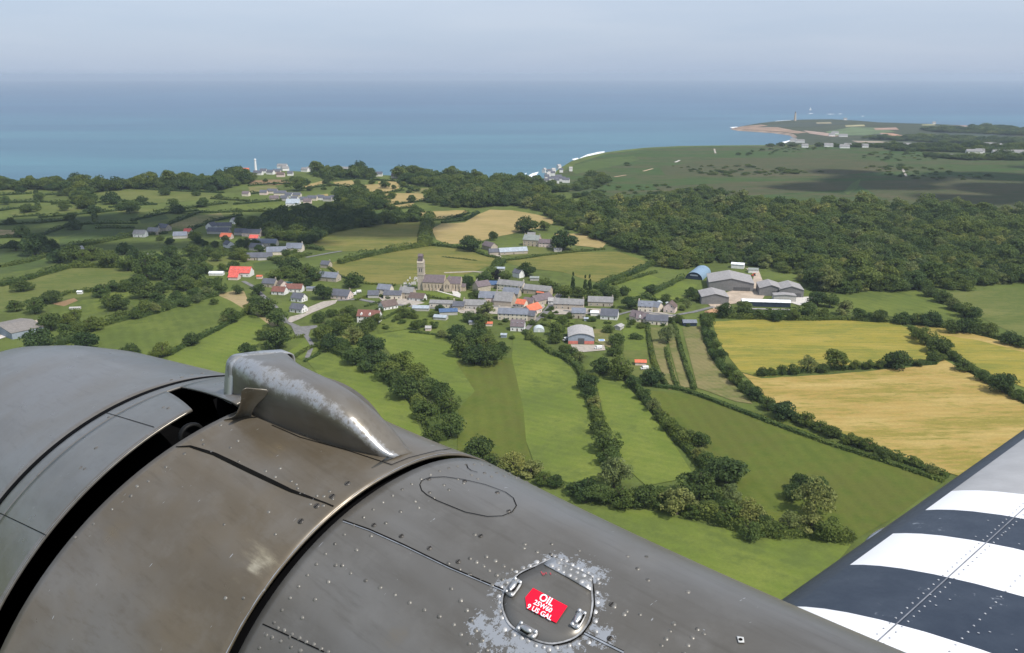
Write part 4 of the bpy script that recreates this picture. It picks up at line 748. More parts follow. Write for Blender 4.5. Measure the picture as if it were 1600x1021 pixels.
row('in the shaded wood edge below dim far fields',LF,[(25,383,22,'dark'),(55,383,40,'dark'),(80,383,24,'dark'),(112,398,36,'dark'),(145,393,34,'mid'),(130,403,26,'mid'),(170,406,30,'mid'),(195,388,24,'dark'),(200,413,26,'mid'),(230,418,40,'mid'),(252,423,34,'mid'),(255,411,30,'dark'),(277,408,30,'dark'),(310,403,26,'dark'),(322,420,22,'mid'),(365,416,20,'dark'),(347,418,14,'mid'),(90,400,26,'dark'),(212,400,26,'dark'),(237,402,24,'mid'),(300,390,26,'dark'),(325,392,22,'dark'),(375,396,24,'mid'),(340,400,20,'mid'),(265,392,24,'dark')])
def hedges():
    h=[([(500,541),(560,566),(610,592),(645,622),(668,652),(690,690)],9,5,'dense leafy hedge under the tree row left of the central pasture'),
    ([(820,520),(838,536),(860,552),(884,562),(905,578)],5,4,'curving dark hedge at the top right of the central pasture'),([(905,578),(918,612),(930,652),(944,700),(952,740)],5,4,'hedge below the tree row right of the central pasture'),
    ([(978,590),(1005,622),(1030,652),(1060,690),(1098,728),(1110,760)],5,4,'hedge under the row between the two right-hand pastures'),([(905,770),(960,785),(1020,790),(1090,806),(1170,834),(1260,838),(1325,846)],7,5,'thick near hedge above the front field'),
    ([(1100,498),(1102,525),(1116,560),(1142,592),(1180,622),(1215,645),(1260,664),(1310,684),(1360,702),(1420,726),(1480,748)],5,3.4,'long leafy hedge along the left and bottom of the straw field'),
    ([(1184,588),(1240,584),(1300,578),(1380,573),(1462,569)],4,3,'hedge between the yellow crop and the straw field'),([(1422,514),(1445,530),(1475,548),(1510,576),(1560,606),(1620,640)],5,3.5,'hedge running away right of the yellow crop'),
    ([(1118,496),(1180,499),(1250,501),(1320,500),(1390,504),(1440,507)],5,3.5,'hedge behind the yellow crop by the farm'),([(1440,507),(1500,517),(1560,530),(1620,546)],5,3.5,'hedge at the far right behind the second yellow crop'),([(1440,450),(1475,470),(1508,492),(1530,506)],5,3.5,'hedge dividing the two pastures at far right'),
    ([(1450,556),(1458,552),(1466,562)],4,3,'short hedge stub at the right end of the crop divider'),
    ([(1048,500),(1056,515),(1063,545),(1074,580),(1085,610)],3,2.6,'trimmed hedge between the dry garden strips right of the lone tree'),([(1012,510),(1014,535),(1020,565),(1030,590),(1042,604)],3,2.4,'garden hedge left of the lone airy tree'),([(1040,545),(1046,570),(1052,592),(1058,606)],2.6,2,'thin hedge below the lone airy tree'),
    ([(450,566),(478,548),(500,540)],3,2.2,'trimmed lane hedge at the left corner of the nearest pasture'),([(476,566),(496,556),(503,549)],2.5,1.8,'short trimmed hedge across the nearest pasture corner'),([(425,548),(450,530),(474,527)],3,2,'low hedge from the lane corner tree to the junction'),
    ([(640,520),(680,524),(715,532)],3,2,'ragged hedge at the top edge of the central pasture'),([(590,488),(600,500),(620,488),(640,478)],2.4,2,'bright garden hedge around the dormer house lawn'),([(670,464),(700,470),(722,471)],2.5,1.6,'low hedge below the church path'),([(556,470),(580,462),(596,455)],2.5,1.8,'hedge left of the tall cream house'),([(570,480),(590,474),(620,470)],2.5,1.6,'hedge in front of the cream terrace'),
    ([(865,500),(890,504)],2,1.6,'dark clipped hedge on the lawn below the stone terrace'),([(845,508),(865,512),(890,512)],3,2.2,'hedge at the bottom of the lawn below the stone terrace'),
    ([(530,413),(560,405),(600,396),(640,389),(672,384)],8,6.5,'leafy hedge between the two olive fields left of the church'),([(664,386),(664,368),(668,350),(672,338)],14,8,'tall tree belt left of the pale corn field'),([(674,384),(712,388),(735,391)],6,4,'hedge below the pale corn field'),([(735,392),(765,402),(780,404),(772,412)],4,2.5,'hedge along the manor lane left side'),
    ([(786,410),(770,424),(755,440)],10,5,'thick hedge along the manor lane towards the church'),([(786,408),(810,406),(850,400),(905,394),(945,390)],4,2.5,'hedge at the top of the olive field right of the manor lane'),([(930,452),(960,438),(990,428),(1022,412)],7,5,'hedge at the lower right of the olive field'),([(958,446),(990,436),(1025,426)],5,3,'hedge above the bright paddock'),
    ([(1005,466),(1022,458),(1050,444),(1066,436)],6,4,'hedge between the two bright paddocks'),([(985,468),(1010,466),(1040,474),(1080,470)],4,2.6,'hedge below the bright paddocks'),([(488,378),(520,362),(560,355),(600,349)],9,6,'dark hedge behind the left olive field'),
    ([(618,447),(570,444),(530,432),(512,418)],3,2,'low hedge at the front of the church field'),([(690,402),(745,408)],2,1,'faint low hedge in the church field'),
    ([(95,540),(130,520),(170,506),(215,495),(260,480),(330,462)],8,5.5,'thick hedge above the left pasture'),([(262,556),(300,536),(345,513),(385,490)],5,3.5,'hedge between the two left pastures'),([(75,470),(110,458),(150,456),(215,448)],5,3.4,'hedge below the worn pasture with tracks'),([(0,448),(40,438),(75,428),(130,413)],8,5,'hedge above the worn pasture with tracks'),
    ([(0,418),(45,410),(75,400),(110,395)],7,4,'dark hedge between two shaded pastures at far left'),([(95,390),(150,381),(205,370),(250,360)],8,5,'dark hedge right of the shaded pastures at far left'),([(115,418),(170,418),(215,420)],9,6,'dark hedge behind the worn pasture'),
    ([(385,400),(440,410),(485,398)],6,4,'hedge along the lane below the hamlet'),([(450,398),(480,388),(505,392)],6,4,'hedge right of the lower hamlet'),([(240,455),(300,450),(345,440)],7,5,'tangled hedge left of the red roof house'),([(215,498),(300,472),(340,462)],6,4,'inner hedge above the left pasture'),
    ([(1095,498),(1120,496),(1150,492),(1200,492),(1260,492)],6,5,'bushy hedge in front of the farm sheds')]
    for i,(p,wm,hm,lb) in enumerate(h): hedge(p,wm,hm,lb,'hedges between the fields','hedge',.15 if 'trimmed' in lb or 'clipped' in lb else .4)
    hedge([(1020,604),(1065,610),(1110,626),(1160,645),(1220,668),(1300,697),(1380,722),(1474,754)],4,2.2,'long smooth trimmed hedge above the big right pasture','hedges between the fields','mid',.06)
    far=[[(0,318),(60,316),(150,320)],[(60,341),(120,336),(210,327)],[(0,352),(60,349),(115,344)],[(0,372),(60,370),(112,352)],[(110,352),(160,350),(215,350)],[(205,346),(258,334),(310,330)],[(0,330),(30,326),(64,326)],[(130,331),(165,332)],[(240,331),(300,325),(355,318)],[(150,318),(180,314),(240,320)],[(20,340),(70,337)],[(262,352),(310,333),(378,332)],[(378,337),(330,347),(292,362)],[(360,331),(430,331),(470,322)],[(365,320),(440,314)],[(60,306),(100,304),(150,300)],[(200,294),(270,299),(350,302)],[(330,311),(390,315)],[(210,370),(262,365)],[(0,388),(60,388)],[(150,357),(210,357)],
      [(388,291),(430,288),(470,288)],[(470,296),(520,290),(560,294)],[(520,282),(560,280),(630,285)],[(545,302),(590,305),(630,298)],[(548,316),(600,323),(668,314)],[(660,302),(700,305)],[(600,328),(650,325)],[(650,346),(700,344),(732,334)],[(640,294),(697,290)],[(560,290),(575,300)],[(440,284),(480,282)],[(622,286),(650,300)],[(390,304),(436,299)],[(690,349),(726,345),(748,333)],[(0,306),(50,303)],[(80,320),(130,316)],[(170,325),(210,322),(246,320)],[(56,300),(60,330)],[(130,300),(145,330),(150,350)]]
    for p in far: hedge(p,5.5,3.6,'dark low hedge between the small far fields near the coast','far hedges near the coast','dark',.6)
hedges()
# far single trees dotted through the bocage: nothing tells them apart
def scatter(poly,n,wr,label,group,kinds=('dark','mid','dark')):
    xs=[p[0] for p in poly]; ys=[p[1] for p in poly]; k=0; guard=0
    while k<n and guard<4000:
        guard+=1; x=random.uniform(min(xs),max(xs)); y=random.uniform(min(ys),max(ys))
        if inside(x,y,poly):
            tree(x,y,random.uniform(*wr),random.choice(kinds),label,group); k+=1
def inside(x,y,poly):
    c=False; j=len(poly)-1
    for i in range(len(poly)):
        (x1,y1),(x2,y2)=poly[i],poly[j]
        if (y1>y)!=(y2>y) and x<(x2-x1)*(y-y1)/(y2-y1)+x1: c=not c
        j=i
    return c
def geo_wood(name,label,polys,spacing,hr,grow=0.0,seedv=1,kinds=('dark','mid','light','mid'),zoff=-.8,gz=0.0,big=1.0,clump=0):
    """a wood that reads as one mass: tree crowns set on scattered points"""
    r=np.random.default_rng(seedv); pts=[];sc=[];rot=[];idx=[]
    for poly in polys:
        W=[P(x,y,gz)[:2] for x,y in poly]; xs=[p[0] for p in W]; ys=[p[1] for p in W]
        y=min(ys)
        while y<max(ys):
            s=spacing*(1+grow*max(0,(y-900))/1000.); x=min(xs)+r.uniform(0,s)
            while x<max(xs):
                px,py=x+r.uniform(-.42,.42)*s,y+r.uniform(-.42,.42)*s
                if inside(px,py,W) and clear(px,py) and (not clump or math.sin(px*.011+1.3*math.sin(py*.007))*math.sin(py*.009+1.7*math.sin(px*.005))>clump):
                    k=s*r.choice((1.0,1.25,1.5,1.9,2.3),p=(.2,.28,.27,.17,.08))*r.uniform(.9,1.1)*big; pts.append((px,py,zoff)); sc.append((k,k,k*r.uniform(*hr))); rot.append((0,0,r.uniform(0,6.28))); idx.append(int(r.integers(0,len(kinds))))
                x+=s
            y+=s*.9
    m=bpy.data.meshes.new(name); n=len(pts); m.vertices.add(n); m.vertices.foreach_set('co',np.array(pts,np.float32).ravel())
    a=m.attributes.new('size','FLOAT_VECTOR','POINT'); a.data.foreach_set('vector',np.array(sc,np.float32).ravel())
    a=m.attributes.new('turn','FLOAT_VECTOR','POINT'); a.data.foreach_set('vector',np.array(rot,np.float32).ravel())
    a=m.attributes.new('sort','INT','POINT'); a.data.foreach_set('value',np.array(idx,np.int32)); m.update()
    o=link(name,m); tag(o,label,'wood',kind='stuff')
    g=bpy.data.node_groups.new(name,'GeometryNodeTree'); g.interface.new_socket('Geometry',in_out='INPUT',socket_type='NodeSocketGeometry'); g.interface.new_socket('Geometry',in_out='OUTPUT',socket_type='NodeSocketGeometry')
    N=g.nodes.new; gi=N('NodeGroupInput'); go=N('NodeGroupOutput'); jn=N('GeometryNodeJoinGeometry')
    def attr(nm,ty):
        q=N('GeometryNodeInputNamedAttribute'); q.data_type=ty; q.inputs['Name'].default_value=nm; return [s for s in q.outputs if s.enabled and s.name=='Attribute'][0]
    A=attr('size','FLOAT_VECTOR');B=attr('turn','FLOAT_VECTOR');Cc=attr('sort','INT')
    for i,k in enumerate(kinds):
        oi=N('GeometryNodeObjectInfo'); oi.transform_space='ORIGINAL'; oi.inputs['Object'].default_value=WOODSRC[k]; oi.inputs['As Instance'].default_value=True
        cp=N('FunctionNodeCompare'); cp.data_type='INT'; cp.operation='EQUAL'
        ia=[s for s in cp.inputs if s.enabled and s.type=='INT']; g.links.new(Cc,ia[0]); ia[1].default_value=i
        ip=N('GeometryNodeInstanceOnPoints'); g.links.new(gi.outputs[0],ip.inputs['Points']); g.links.new(cp.outputs[0],ip.inputs['Selection']); g.links.new(oi.outputs['Geometry'],ip.inputs['Instance']); g.links.new(B,ip.inputs['Rotation']); g.links.new(A,ip.inputs['Scale'])
        g.links.new(ip.outputs[0],jn.inputs[0])
    g.links.new(jn.outputs[0],go.inputs[0])
    md=o.modifiers.new('crowns','NODES'); md.node_group=g
    return n
WOODSRC={}
CLEAR=[(380,262,490,282),(378,299,528,326),(838,258,900,292),(585,272,625,283),(530,262,548,274)]
def clear(x,y):
    q=np.array([x,y,-CAMZ]); d=q@FW; u=800+FOC*(q@RT)/d; v=510.5-FOC*(q@UPV)/d
    return not any(a<u<c and b<v<e for a,b,c,e in CLEAR)
for o in COL.objects:
    if o.name.startswith('crown') and o.data:
        for k,l in CROWN.items():
            if o.data in l and k not in WOODSRC: WOODSRC[k]=o
        for i,mm in enumerate(CROWN['mid']):
            if o.data==mm: WOODSRC.setdefault('mid%d'%i,o)
for i in range(3): WOODSRC.setdefault('mid%d'%i,WOODSRC['mid'])
WK=('dark','mid0','mid1','mid2','light','mid0')
nw=geo_wood('woodland','broad green oak wood filling the right behind the farm',[[(868,352),(905,332),(880,318),(800,300),(740,300),(690,306),(660,318),(720,326),(790,322),(850,330)],
  [(866,350),(900,325),(1000,318),(1150,322),(1300,330),(1420,326),(1640,342),(1760,400),(1760,446),(1640,440),(1560,446),(1500,457),(1420,454),(1300,460),(1262,452),(1240,432),(1195,420),(1150,412),(1090,412),(1060,424),(1030,416),(990,396),(955,384),(905,366)]],11.5,(.75,1.15),.6,3,WK)
nw+=geo_wood('woodland','dark shaded wood between the hamlet and the olive fields',[[(372,352),(430,341),(500,330),(560,327),(575,344),(650,340),(656,347),(590,352),(520,364),(490,380),(470,384),(430,374),(392,364)]],10,(.8,1.1),0,4,('dark','dark','mid0'))
nw+=geo_wood('woodland','dark belt of coast wood along the left cliff top',[[(-120,294),(60,290),(120,288),(140,293),(200,291),(280,288),(340,282),(390,271),(440,268),(480,270),(470,276),(400,280),(385,290),(330,300),(260,296),(200,296),(140,302),(60,297),(-120,299)],[(100,300),(140,296),(150,322),(130,330),(120,316)]],12,(.8,1.2),.2,5,('dark','mid0'))
nw+=geo_wood('woodland','wooded coast slope in the middle distance behind tan fields',[[(480,272),(560,270),(640,275),(740,280),(838,286),(900,300),(800,303),(720,296),(660,292),(620,283),(560,280),(500,280)],[(390,304),(470,298),(545,303),(548,312),(600,324),(640,328),(560,327),(500,310),(420,322),(392,318)]],12,(.7,1.05),.2,6,('dark','mid0','mid1'))
nw+=geo_wood('moor_scrub','low dark scrub scattered across the moor',[[(1000,272),(1060,266),(1180,270),(1250,264),(1300,269),(1180,276),(1060,278)],[(1000,310),(1250,320),(1430,306),(1560,296),(1640,330),(1640,345),(1420,330),(1250,329),(1000,320)],[(1280,254),(1400,260),(1500,257),(1560,262),(1420,266),(1330,264)],[(930,262),(1010,252),(1060,248),(1000,257),(950,266)]],20,(.3,.5),.3,8,('mid0','mid1','dark'),big=.38,clump=.02)
nw+=geo_wood('moor_scrub','sparse dark bushes dotted over the moor',[[(900,270),(960,246),(1060,234),(1240,231),(1620,232),(1640,345),(1420,328),(1000,316),(900,300)]],26,(.35,.6),.3,18,('mid0','dark','mid1'),big=.22,clump=.42)
nw+=geo_wood('moor_scrub','ragged scrub where the green wood gives way to moor',[[(890,304),(1000,313),(1250,320),(1420,319),(1640,335),(1640,346),(1420,331),(1250,331),(1000,323),(900,310)],[(1010,304),(1090,298),(1170,303),(1120,314),(1030,314)],[(1480,318),(1580,306),(1640,312),(1640,330),(1520,326)],[(890,288),(930,276),(960,280),(930,296),(900,300)]],15,(.5,.8),.3,31,('mid0','mid1','dark'),big=.62,clump=-.15)
nw+=geo_wood('far_trees','trees and scrub near the far houses beyond the moor',[[(1270,228.6),(1640,229),(1640,231.5),(1300,230.6)],[(1380,233),(1500,236),(1640,234),(1640,240),(1500,238.5),(1400,236)],[(1420,243),(1500,246),(1640,245),(1640,252),(1500,250)],[(1180,228.2),(1240,228.4),(1240,229),(1180,228.9)]],16,(.40,.65),.1,9,('dark','mid1'))
nw+=geo_wood('far_trees','dark tree belts on the far low headland',[[(1440,203),(1500,202),(1600,204),(1640,207),(1640,214),(1560,211),(1500,208.5),(1450,206)],[(1340,217),(1420,215),(1500,217),(1640,221),(1640,226),(1480,224)],[(1515,198.5),(1560,200),(1600,202.5),(1560,202.5),(1525,200.8)]],26,(.32,.5),0,10,('dark','mid1'),zoff=HZ,gz=HZ)
nw+=geo_wood('far_trees','small dark trees dotted through the far hedges near the coast',[[(0,300),(150,304),(340,304),(380,320),(330,332),(200,345),(0,378)]],74,(.8,1.1),0,21,('dark','mid0'),big=.19)
nw+=geo_wood('far_trees','small dark trees among the tan fields near the coast',[[(395,284),(480,278),(620,287),(690,298),(650,326),(550,318),(470,297)],[(400,264),(490,266),(560,272),(640,277),(560,280),(400,279)]],46,(.8,1.1),0,22,('dark','mid0'),big=.21)
scatter([(215,365),(300,362),(340,370),(440,382),(470,392),(440,408),(380,404),(300,385)],22,(11,18),'green tree between the roofs of the left hamlet','trees of the left hamlet',('dark','mid'))

for i in range(110):
    while True:
        x,y=random.uniform(560,1075),random.uniform(462,512)
        if abs(y-486+(x-800)*-.01)<26: break
    tree(x,y,random.choice((5,6,7,8,10,13)),'bush','small garden shrub between the village houses','small garden shrubs of the village')
yard('yard',[(700,480),(742,476),(762,468),(800,470),(846,470),(852,480),(838,494),(800,492),(720,490)],PALE,-.004); yard('yard',[(860,484),(900,482),(960,484),(958,490),(900,492),(866,492)],PALE,-.004); yard('yard',[(590,464),(640,468),(664,474),(640,480),(600,474)],PALE,-.004); yard('yard',[(990,490),(1030,488),(1060,494),(1050,500),(1000,500)],PALE,-.004)
# clouds high above, whose shadows lie on the left fields and the far moor
def cloud(px_,rx,ry,seed):
    g=P(*px_); zc=2300.0; c=Vector(g)+SUN*(zc/SUN.z); r=random.Random(seed); bm=bmesh.new()
    for i in range(26):
        a=r.uniform(0,6.28); q=r.random()**.5; rad=r.uniform(.16,.34)*(1.15-.6*q)
        M=Matrix.Translation((q*math.cos(a)*rx,q*math.sin(a)*ry,r.uniform(0,60)))@Matrix.Diagonal((rad*rx,rad*ry,rad*min(rx,ry)*.55,1))
        bmesh.ops.create_icosphere(bm,subdivisions=3,radius=1,matrix=M)
    for v_ in bm.verts: v_.co+=Vector((math.sin(v_.co.y*.03),math.cos(v_.co.x*.035),math.sin(v_.co.x*.028+v_.co.y*.02)))*9
    m=bpy.data.meshes.new('cloud'); bm.to_mesh(m); bm.free(); m.materials.append(CLOUDM); m.polygons.foreach_set('use_smooth',[True]*len(m.polygons))
    tag(link('cloud',m,loc=c),'white cloud high above the land',None,kind='stuff')
CLOUDM,_t,_b=new_mat('cloud_white'); _b.inputs['Base Color'].default_value=(.85,.85,.87,1); _b.inputs['Roughness'].default_value=1
_tr=_t.nodes.new('ShaderNodeBsdfTranslucent'); _tr.inputs[0].default_value=(.8,.82,.85,1); _mx=_t.nodes.new('ShaderNodeMixShader'); _mx.inputs[0].default_value=.45
_t.links.new(_b.outputs[0],_mx.inputs[1]); _t.links.new(_tr.outputs[0],_mx.inputs[2]); _t.links.new(_mx.outputs[0],_t.nodes['Material Output'].inputs[0])
cloud((110,366),430,140,1); cloud((1720,292),480,330,2); cloud((480,352),230,110,3)
# haze
hb=MB(); hb.box(-46000,46000,-9000,44000,SEA-3,205.0)
hm_=bpy.data.materials.new('haze_air'); hm_.use_nodes=True; t=hm_.node_tree; t.nodes.clear(); pv=t.nodes.new('ShaderNodeVolumePrincipled'); pv.inputs['Color'].default_value=(.72,.845,.985,1); pv.inputs['Density'].default_value=0.58e-4; pv.inputs['Anisotropy'].default_value=.15
t.links.new(pv.outputs[0],t.nodes.new('ShaderNodeOutputMaterial').inputs['Volume'])
tag(link('haze',hb.mesh('haze',hm_)),kind='stuff')
print('trees',ntree,'wood',nw)

# ---------------- the aircraft ----------------
YAW=R_(45); BANK=R_(8)
_F=Vector((-math.sin(YAW),math.cos(YAW),0)); _R0=Vector((math.cos(YAW),math.sin(YAW),0)); _U0=Vector((0,0,1))
_R=_R0*math.cos(BANK)-_U0*math.sin(BANK); _U=_U0*math.cos(BANK)+_R0*math.sin(BANK)
AC=link('aircraft',None); AC.matrix_world=Matrix(((_F.x,-_R.x,_U.x,0),(_F.y,-_R.y,_U.y,0),(_F.z,-_R.z,_U.z,CAMZ),(0,0,0,1)))
tag(AC,'weathered olive-grey warplane with engine cowling, air scoop and black and white striped wing','aircraft')
def lray(x,y):
    d=ray(x,y); d=Vector(d); return Vector((d.dot(_F),-d.dot(_R),d.dot(_U)))
# stations: forward distance, lateral, height, radius, flattening of the far shoulder
FWD=[(1.8,.540),(2.0,.5027),(2.25,.4707),(2.5,.4386),(2.75,.3914),(3.0,.3306)]
def st_cowl(s): r=float(np.interp(s,[a for a,_ in FWD],[b for _,b in FWD])); return .934,-1.064+.0206*(s-1.8),r,0.
def st_flap(s):
    u=(1.8-s)/.36; return .934+.019*u,-1.064+.021*u,.540+.078*u,.52*min(1.05,u)
def st_aft(s):
    u=(1.36-s)/.36; return .910+.019*u,-1.013+.143*u,.573-.160*u,.46+.45*u*(1-u)-.17*u
def st_rear(s,dr=.003):
    t=1-s; return .929+.0396*t,-.870+.0698*t+.05*t*t,.413-dr-.1417*t+.0091*t*t,.26+.01*t
def pt(st,s,th,dr=0.):
    D,H,r,k=st(s); f=1-k*max(0,math.radians(th+10))**2; r=(r+dr)*f
    return (s,-(D+r*math.sin(math.radians(th))),H+r*math.cos(math.radians(th)))
def loft(name,st,s0,s1,ns,t0,t1,nt_,mat,thick=.004,tfun=None,smooth=True):
    V=[];Fc=[]
    for i in range(ns+1):
        s=s0+(s1-s0)*i/ns; a,b=(t0,t1) if tfun is None else tfun(s)
        for j in range(nt_+1): V.append(pt(st,s,a+(b-a)*j/nt_))
    for i in range(ns):
        for j in range(nt_):
            q=i*(nt_+1)+j; Fc.append((q,q+1,q+nt_+2,q+nt_+1))
    m=mesh(name,V,Fc,mat,smooth)
    c=m.polygons[len(m.polygons)//2]; D,H,r,k=st((s0+s1)/2)
    if c.normal.dot(c.center-Vector((c.center.x,-D,H)))<0: m.flip_normals()
    return m
def aobj(name,m,parent=None,solid=0.):
    o=link(name,m,parent or AC)
    if name=='rivets': o['kind']='stuff'
    if solid: md=o.modifiers.new('sheet','SOLIDIFY'); md.thickness=solid; md.offset=-1
    return o
# surfaces used to place details
def bvh(*ms):
    v=[];p=[]
    for m in ms:
        b=len(v); v+=[q.co.copy() for q in m.vertices]; p+=[[i+b for i in f.vertices] for f in m.polygons]
    return BVHTree.FromPolygons(v,p)
tmp=[loft('t',st_flap,1.80,1.28,16,-125,95,120,None),loft('t',st_aft,1.40,1.0,24,-125,95,120,None),loft('t',st_rear,.985,-.2,60,-125,95,120,None),loft('t',st_cowl,3.0,1.8,24,-125,95,120,None)]
B_FLAP,B_AFT,B_REAR,B_COWL=[bvh(m) for m in tmp]; B_ALL=bvh(*tmp)
def hit(x,y,b=None):
    r=(b or B_ALL).ray_cast(Vector((0,0,0)),lray(x,y)); 
    return (r[0],r[1]) if r[0] is not None else (None,None)
# --- paint
CHIPS=[]
def chip_at(x,y,rad,st=1.0): 
    p,_=hit(x,y)
    if p: CHIPS.append((tuple(p),rad,st))
for q in ((800,922,.030),(845,893,.020),(870,877,.022),(900,890,.030),(922,900,.026),(815,990,.036),(842,1008,.034),(795,975,.030),(905,978,.030),(928,940,.020),(870,1010,.035),(790,950,.020),(768,988,.026),(750,975,.020),(780,1000,.02),(940,995,.02),(828,1014,.034),(533,797,.016),(525,803,.010)): chip_at(*q)
def paint_mat(name,base,brown,sheen=.38,chips=(),stains=(),worn=0.0,metal=.42):
    m,t,b=new_mat(name); v=objc(t)
    n1=noise(t,v,3.2,4,.6); n2=noise(t,v,14,5,.65); n3=noise(t,mapping(t,v,(.4,5,5)),15,5,.7); n4=noise(t,v,70,3,.7)
    n5=noise(t,mapping(t,v,(.5,2.2,2.2)),2.6,3,.6)
    col=mixc(t,ramp(t,n1,.38,.66),base,brown); col=mixc(t,mth(t,'MULTIPLY',ramp(t,n5,.46,.66),.55),col,tuple(c*.68 for c in brown))
    col=mixc(t,mth(t,'MULTIPLY',ramp(t,n2,.45,.75),.35),col,tuple(min(1,c*1.28) for c in base))
    col=mixc(t,mth(t,'MULTIPLY',ramp(t,n3,.48,.78),.50),col,tuple(c*.62 for c in brown))
    for p,r,c in stains:
        d=t.nodes.new('ShaderNodeVectorMath'); d.operation='DISTANCE'; t.links.new(v,d.inputs[0]); d.inputs[1].default_value=p
        col=mixc(t,mth(t,'MULTIPLY',ramp(t,mth(t,'ADD',d.outputs['Value'],mth(t,'MULTIPLY',mth(t,'ADD',n2,mth(t,'MULTIPLY',n3,.9)),r*2.0)),r*2.35,r*1.0),.8),col,c)
    # tiny nicks and scratches to bare metal
    nick=mth(t,'MULTIPLY',ramp(t,n4,.735,.755),ramp(t,n2,.50,.60))
    sc=noise(t,mapping(t,v,(60,9,9),(0.3,.5,.2)),4,2,.5); nick=mth(t,'MAXIMUM',nick,mth(t,'MULTIPLY',ramp(t,sc,.755,.775),.8))
    mask=nick
    for p,r,c in chips:
        d=t.nodes.new('ShaderNodeVectorMath'); d.operation='DISTANCE'; t.links.new(v,d.inputs[0]); d.inputs[1].default_value=p
        e=mth(t,'SUBTRACT',mth(t,'DIVIDE',d.outputs['Value'],r),mth(t,'MULTIPLY',mth(t,'SUBTRACT',noise(t,v,120,6,.8),.5),4.6))
        mask=mth(t,'MAXIMUM',mask,ramp(t,e,.62,.52))
    if worn:
        mask=mth(t,'MAXIMUM',mask,mth(t,'MULTIPLY',ramp(t,mth(t,'ADD',noise(t,v,12,5,.7),mth(t,'MULTIPLY',noise(t,v,60,3,.7),.4)),.93-worn*.3,.97-worn*.3),1.0))
    col=mixc(t,mask,col,(.50,.50,.49))
    t.links.new(col,b.inputs['Base Color'])
    t.links.new(mth(t,'MAXIMUM',mth(t,'MULTIPLY',mask,.75),metal),b.inputs['Metallic'])
    t.links.new(mth(t,'ADD',mth(t,'MULTIPLY',n2,.22),sheen-.11),b.inputs['Roughness']); b.inputs['Specular IOR Level'].default_value=.5
    bp=t.nodes.new('ShaderNodeBump'); bp.inputs['Strength'].default_value=.10; bp.inputs['Distance'].default_value=.02
    t.links.new(mth(t,'ADD',n1,mth(t,'MULTIPLY',n4,.03)),bp.inputs['Height']); t.links.new(bp.outputs[0],b.inputs['Normal'])
    return m
def hp_(x,y): return tuple(hit(x,y)[0])
PAINT_C=paint_mat('cowl_paint',(.190,.182,.168),(.168,.150,.122),.31)
PAINT_A=paint_mat('aft_cowl_paint',(.176,.162,.140),(.165,.132,.088),.31,chips=[c for c in CHIPS if c[0][0]>1.0],
   stains=[(hp_(403,872),.062,(.46,.40,.27)),(hp_(398,885),.030,(.55,.50,.38)),(hp_(430,700),.05,(.22,.17,.10)),(hp_(250,735),.05,(.15,.11,.06)),(hp_(320,960),.08,(.12,.095,.055)),(hp_(180,830),.07,(.16,.125,.075)),(hp_(120,905),.07,(.17,.135,.08)),(hp_(440,760),.04,(.20,.155,.09))])
PAINT_H=paint_mat('hatch_paint',(.182,.174,.158),(.160,.144,.118),.36)
PAINT_R=paint_mat('nacelle_paint',(.182,.174,.158),(.160,.144,.118),.36,chips=[c for c in CHIPS if c[0][0]<=1.0],stains=[(hp_(620,1000),.06,(.20,.165,.11)),(hp_(560,870),.05,(.12,.115,.105))])
ALU=plain('bare_aluminium',(.52,.52,.51),.38,.22,60,metal=.85); ALU2=plain('worn_aluminium',(.36,.355,.345),.5,.5,60,metal=.45)
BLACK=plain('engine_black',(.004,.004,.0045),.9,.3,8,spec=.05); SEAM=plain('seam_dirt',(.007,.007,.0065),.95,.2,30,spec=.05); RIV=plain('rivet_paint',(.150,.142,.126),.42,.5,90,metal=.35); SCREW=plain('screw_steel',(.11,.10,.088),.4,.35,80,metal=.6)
# --- skins
aobj('engine_cowling',loft('engine_cowling',st_cowl,3.0,1.808,28,-125,95,110,PAINT_C),solid=.004)
nb=[hit(300,640,B_FLAP)[0],hit(277,611,B_FLAP)[0],hit(284,604,B_FLAP)[0],hit(369,631,B_FLAP)[0]]
def th_of(st,p): D,H,r,k=st(p.x); return math.degrees(math.atan2(-p.y-D,p.z-H))
sn=1.60; te=(th_of(st_flap,nb[0]),th_of(st_flap,nb[1]),th_of(st_flap,nb[2]),th_of(st_flap,nb[3]))
sN=min(1.78,max(nb[1].x,nb[2].x)+.005); sB=1.44
def lowT(s): u=min(1,max(0,(sN-s)/(sN-nb[0].x))); return -125,te[1]+(te[0]-te[1])*u
def upT(s): u=min(1,max(0,(sN-s)/(sN-nb[3].x))); lo=te[2]+(te[3]-te[2])*u; return lo,(80 if s>1.43 else lo+9)
aobj('cowl_flap',loft('cowl_flap',st_flap,1.793,sN,6,-125,95,110,PAINT_C),solid=.004)
aobj('cowl_flap',loft('cowl_flap',st_flap,sN,sB,14,0,0,80,PAINT_C,tfun=lowT),solid=.004)
aobj('cowl_flap',loft('cowl_flap',st_flap,sN,min(sB,nb[3].x),10,0,0,50,PAINT_C,tfun=upT),solid=.004)
def st_drum(s):
    u=min(1.,max(0.,(s-1.30)/.15)); A=st_aft(s); B=st_flap(s); A=(A[0],A[1],A[2]-.045,A[3]); B=(B[0],B[1],B[2]-.085,B[3]); return tuple(p*(1-u)+q*u for p,q in zip(A,B))
aobj('engine_bay',loft('engine_bay',st_drum,1.85,1.15,8,-125,95,60,BLACK))
mb=MB(); n_=40; V=[]
for i in range(n_+1): th=te[3]+2+(92-te[3])*i/n_; V+=[pt(st_drum,1.425,th,-.01),pt(st_flap,1.445,th,-.003)]
mb.add(V,[(2*i,2*i+1,2*i+3,2*i+2) for i in range(n_)]); aobj('slot_blocker',mb.mesh('slot_blocker',BLACK))  # added black ring blocking light through the flap slot
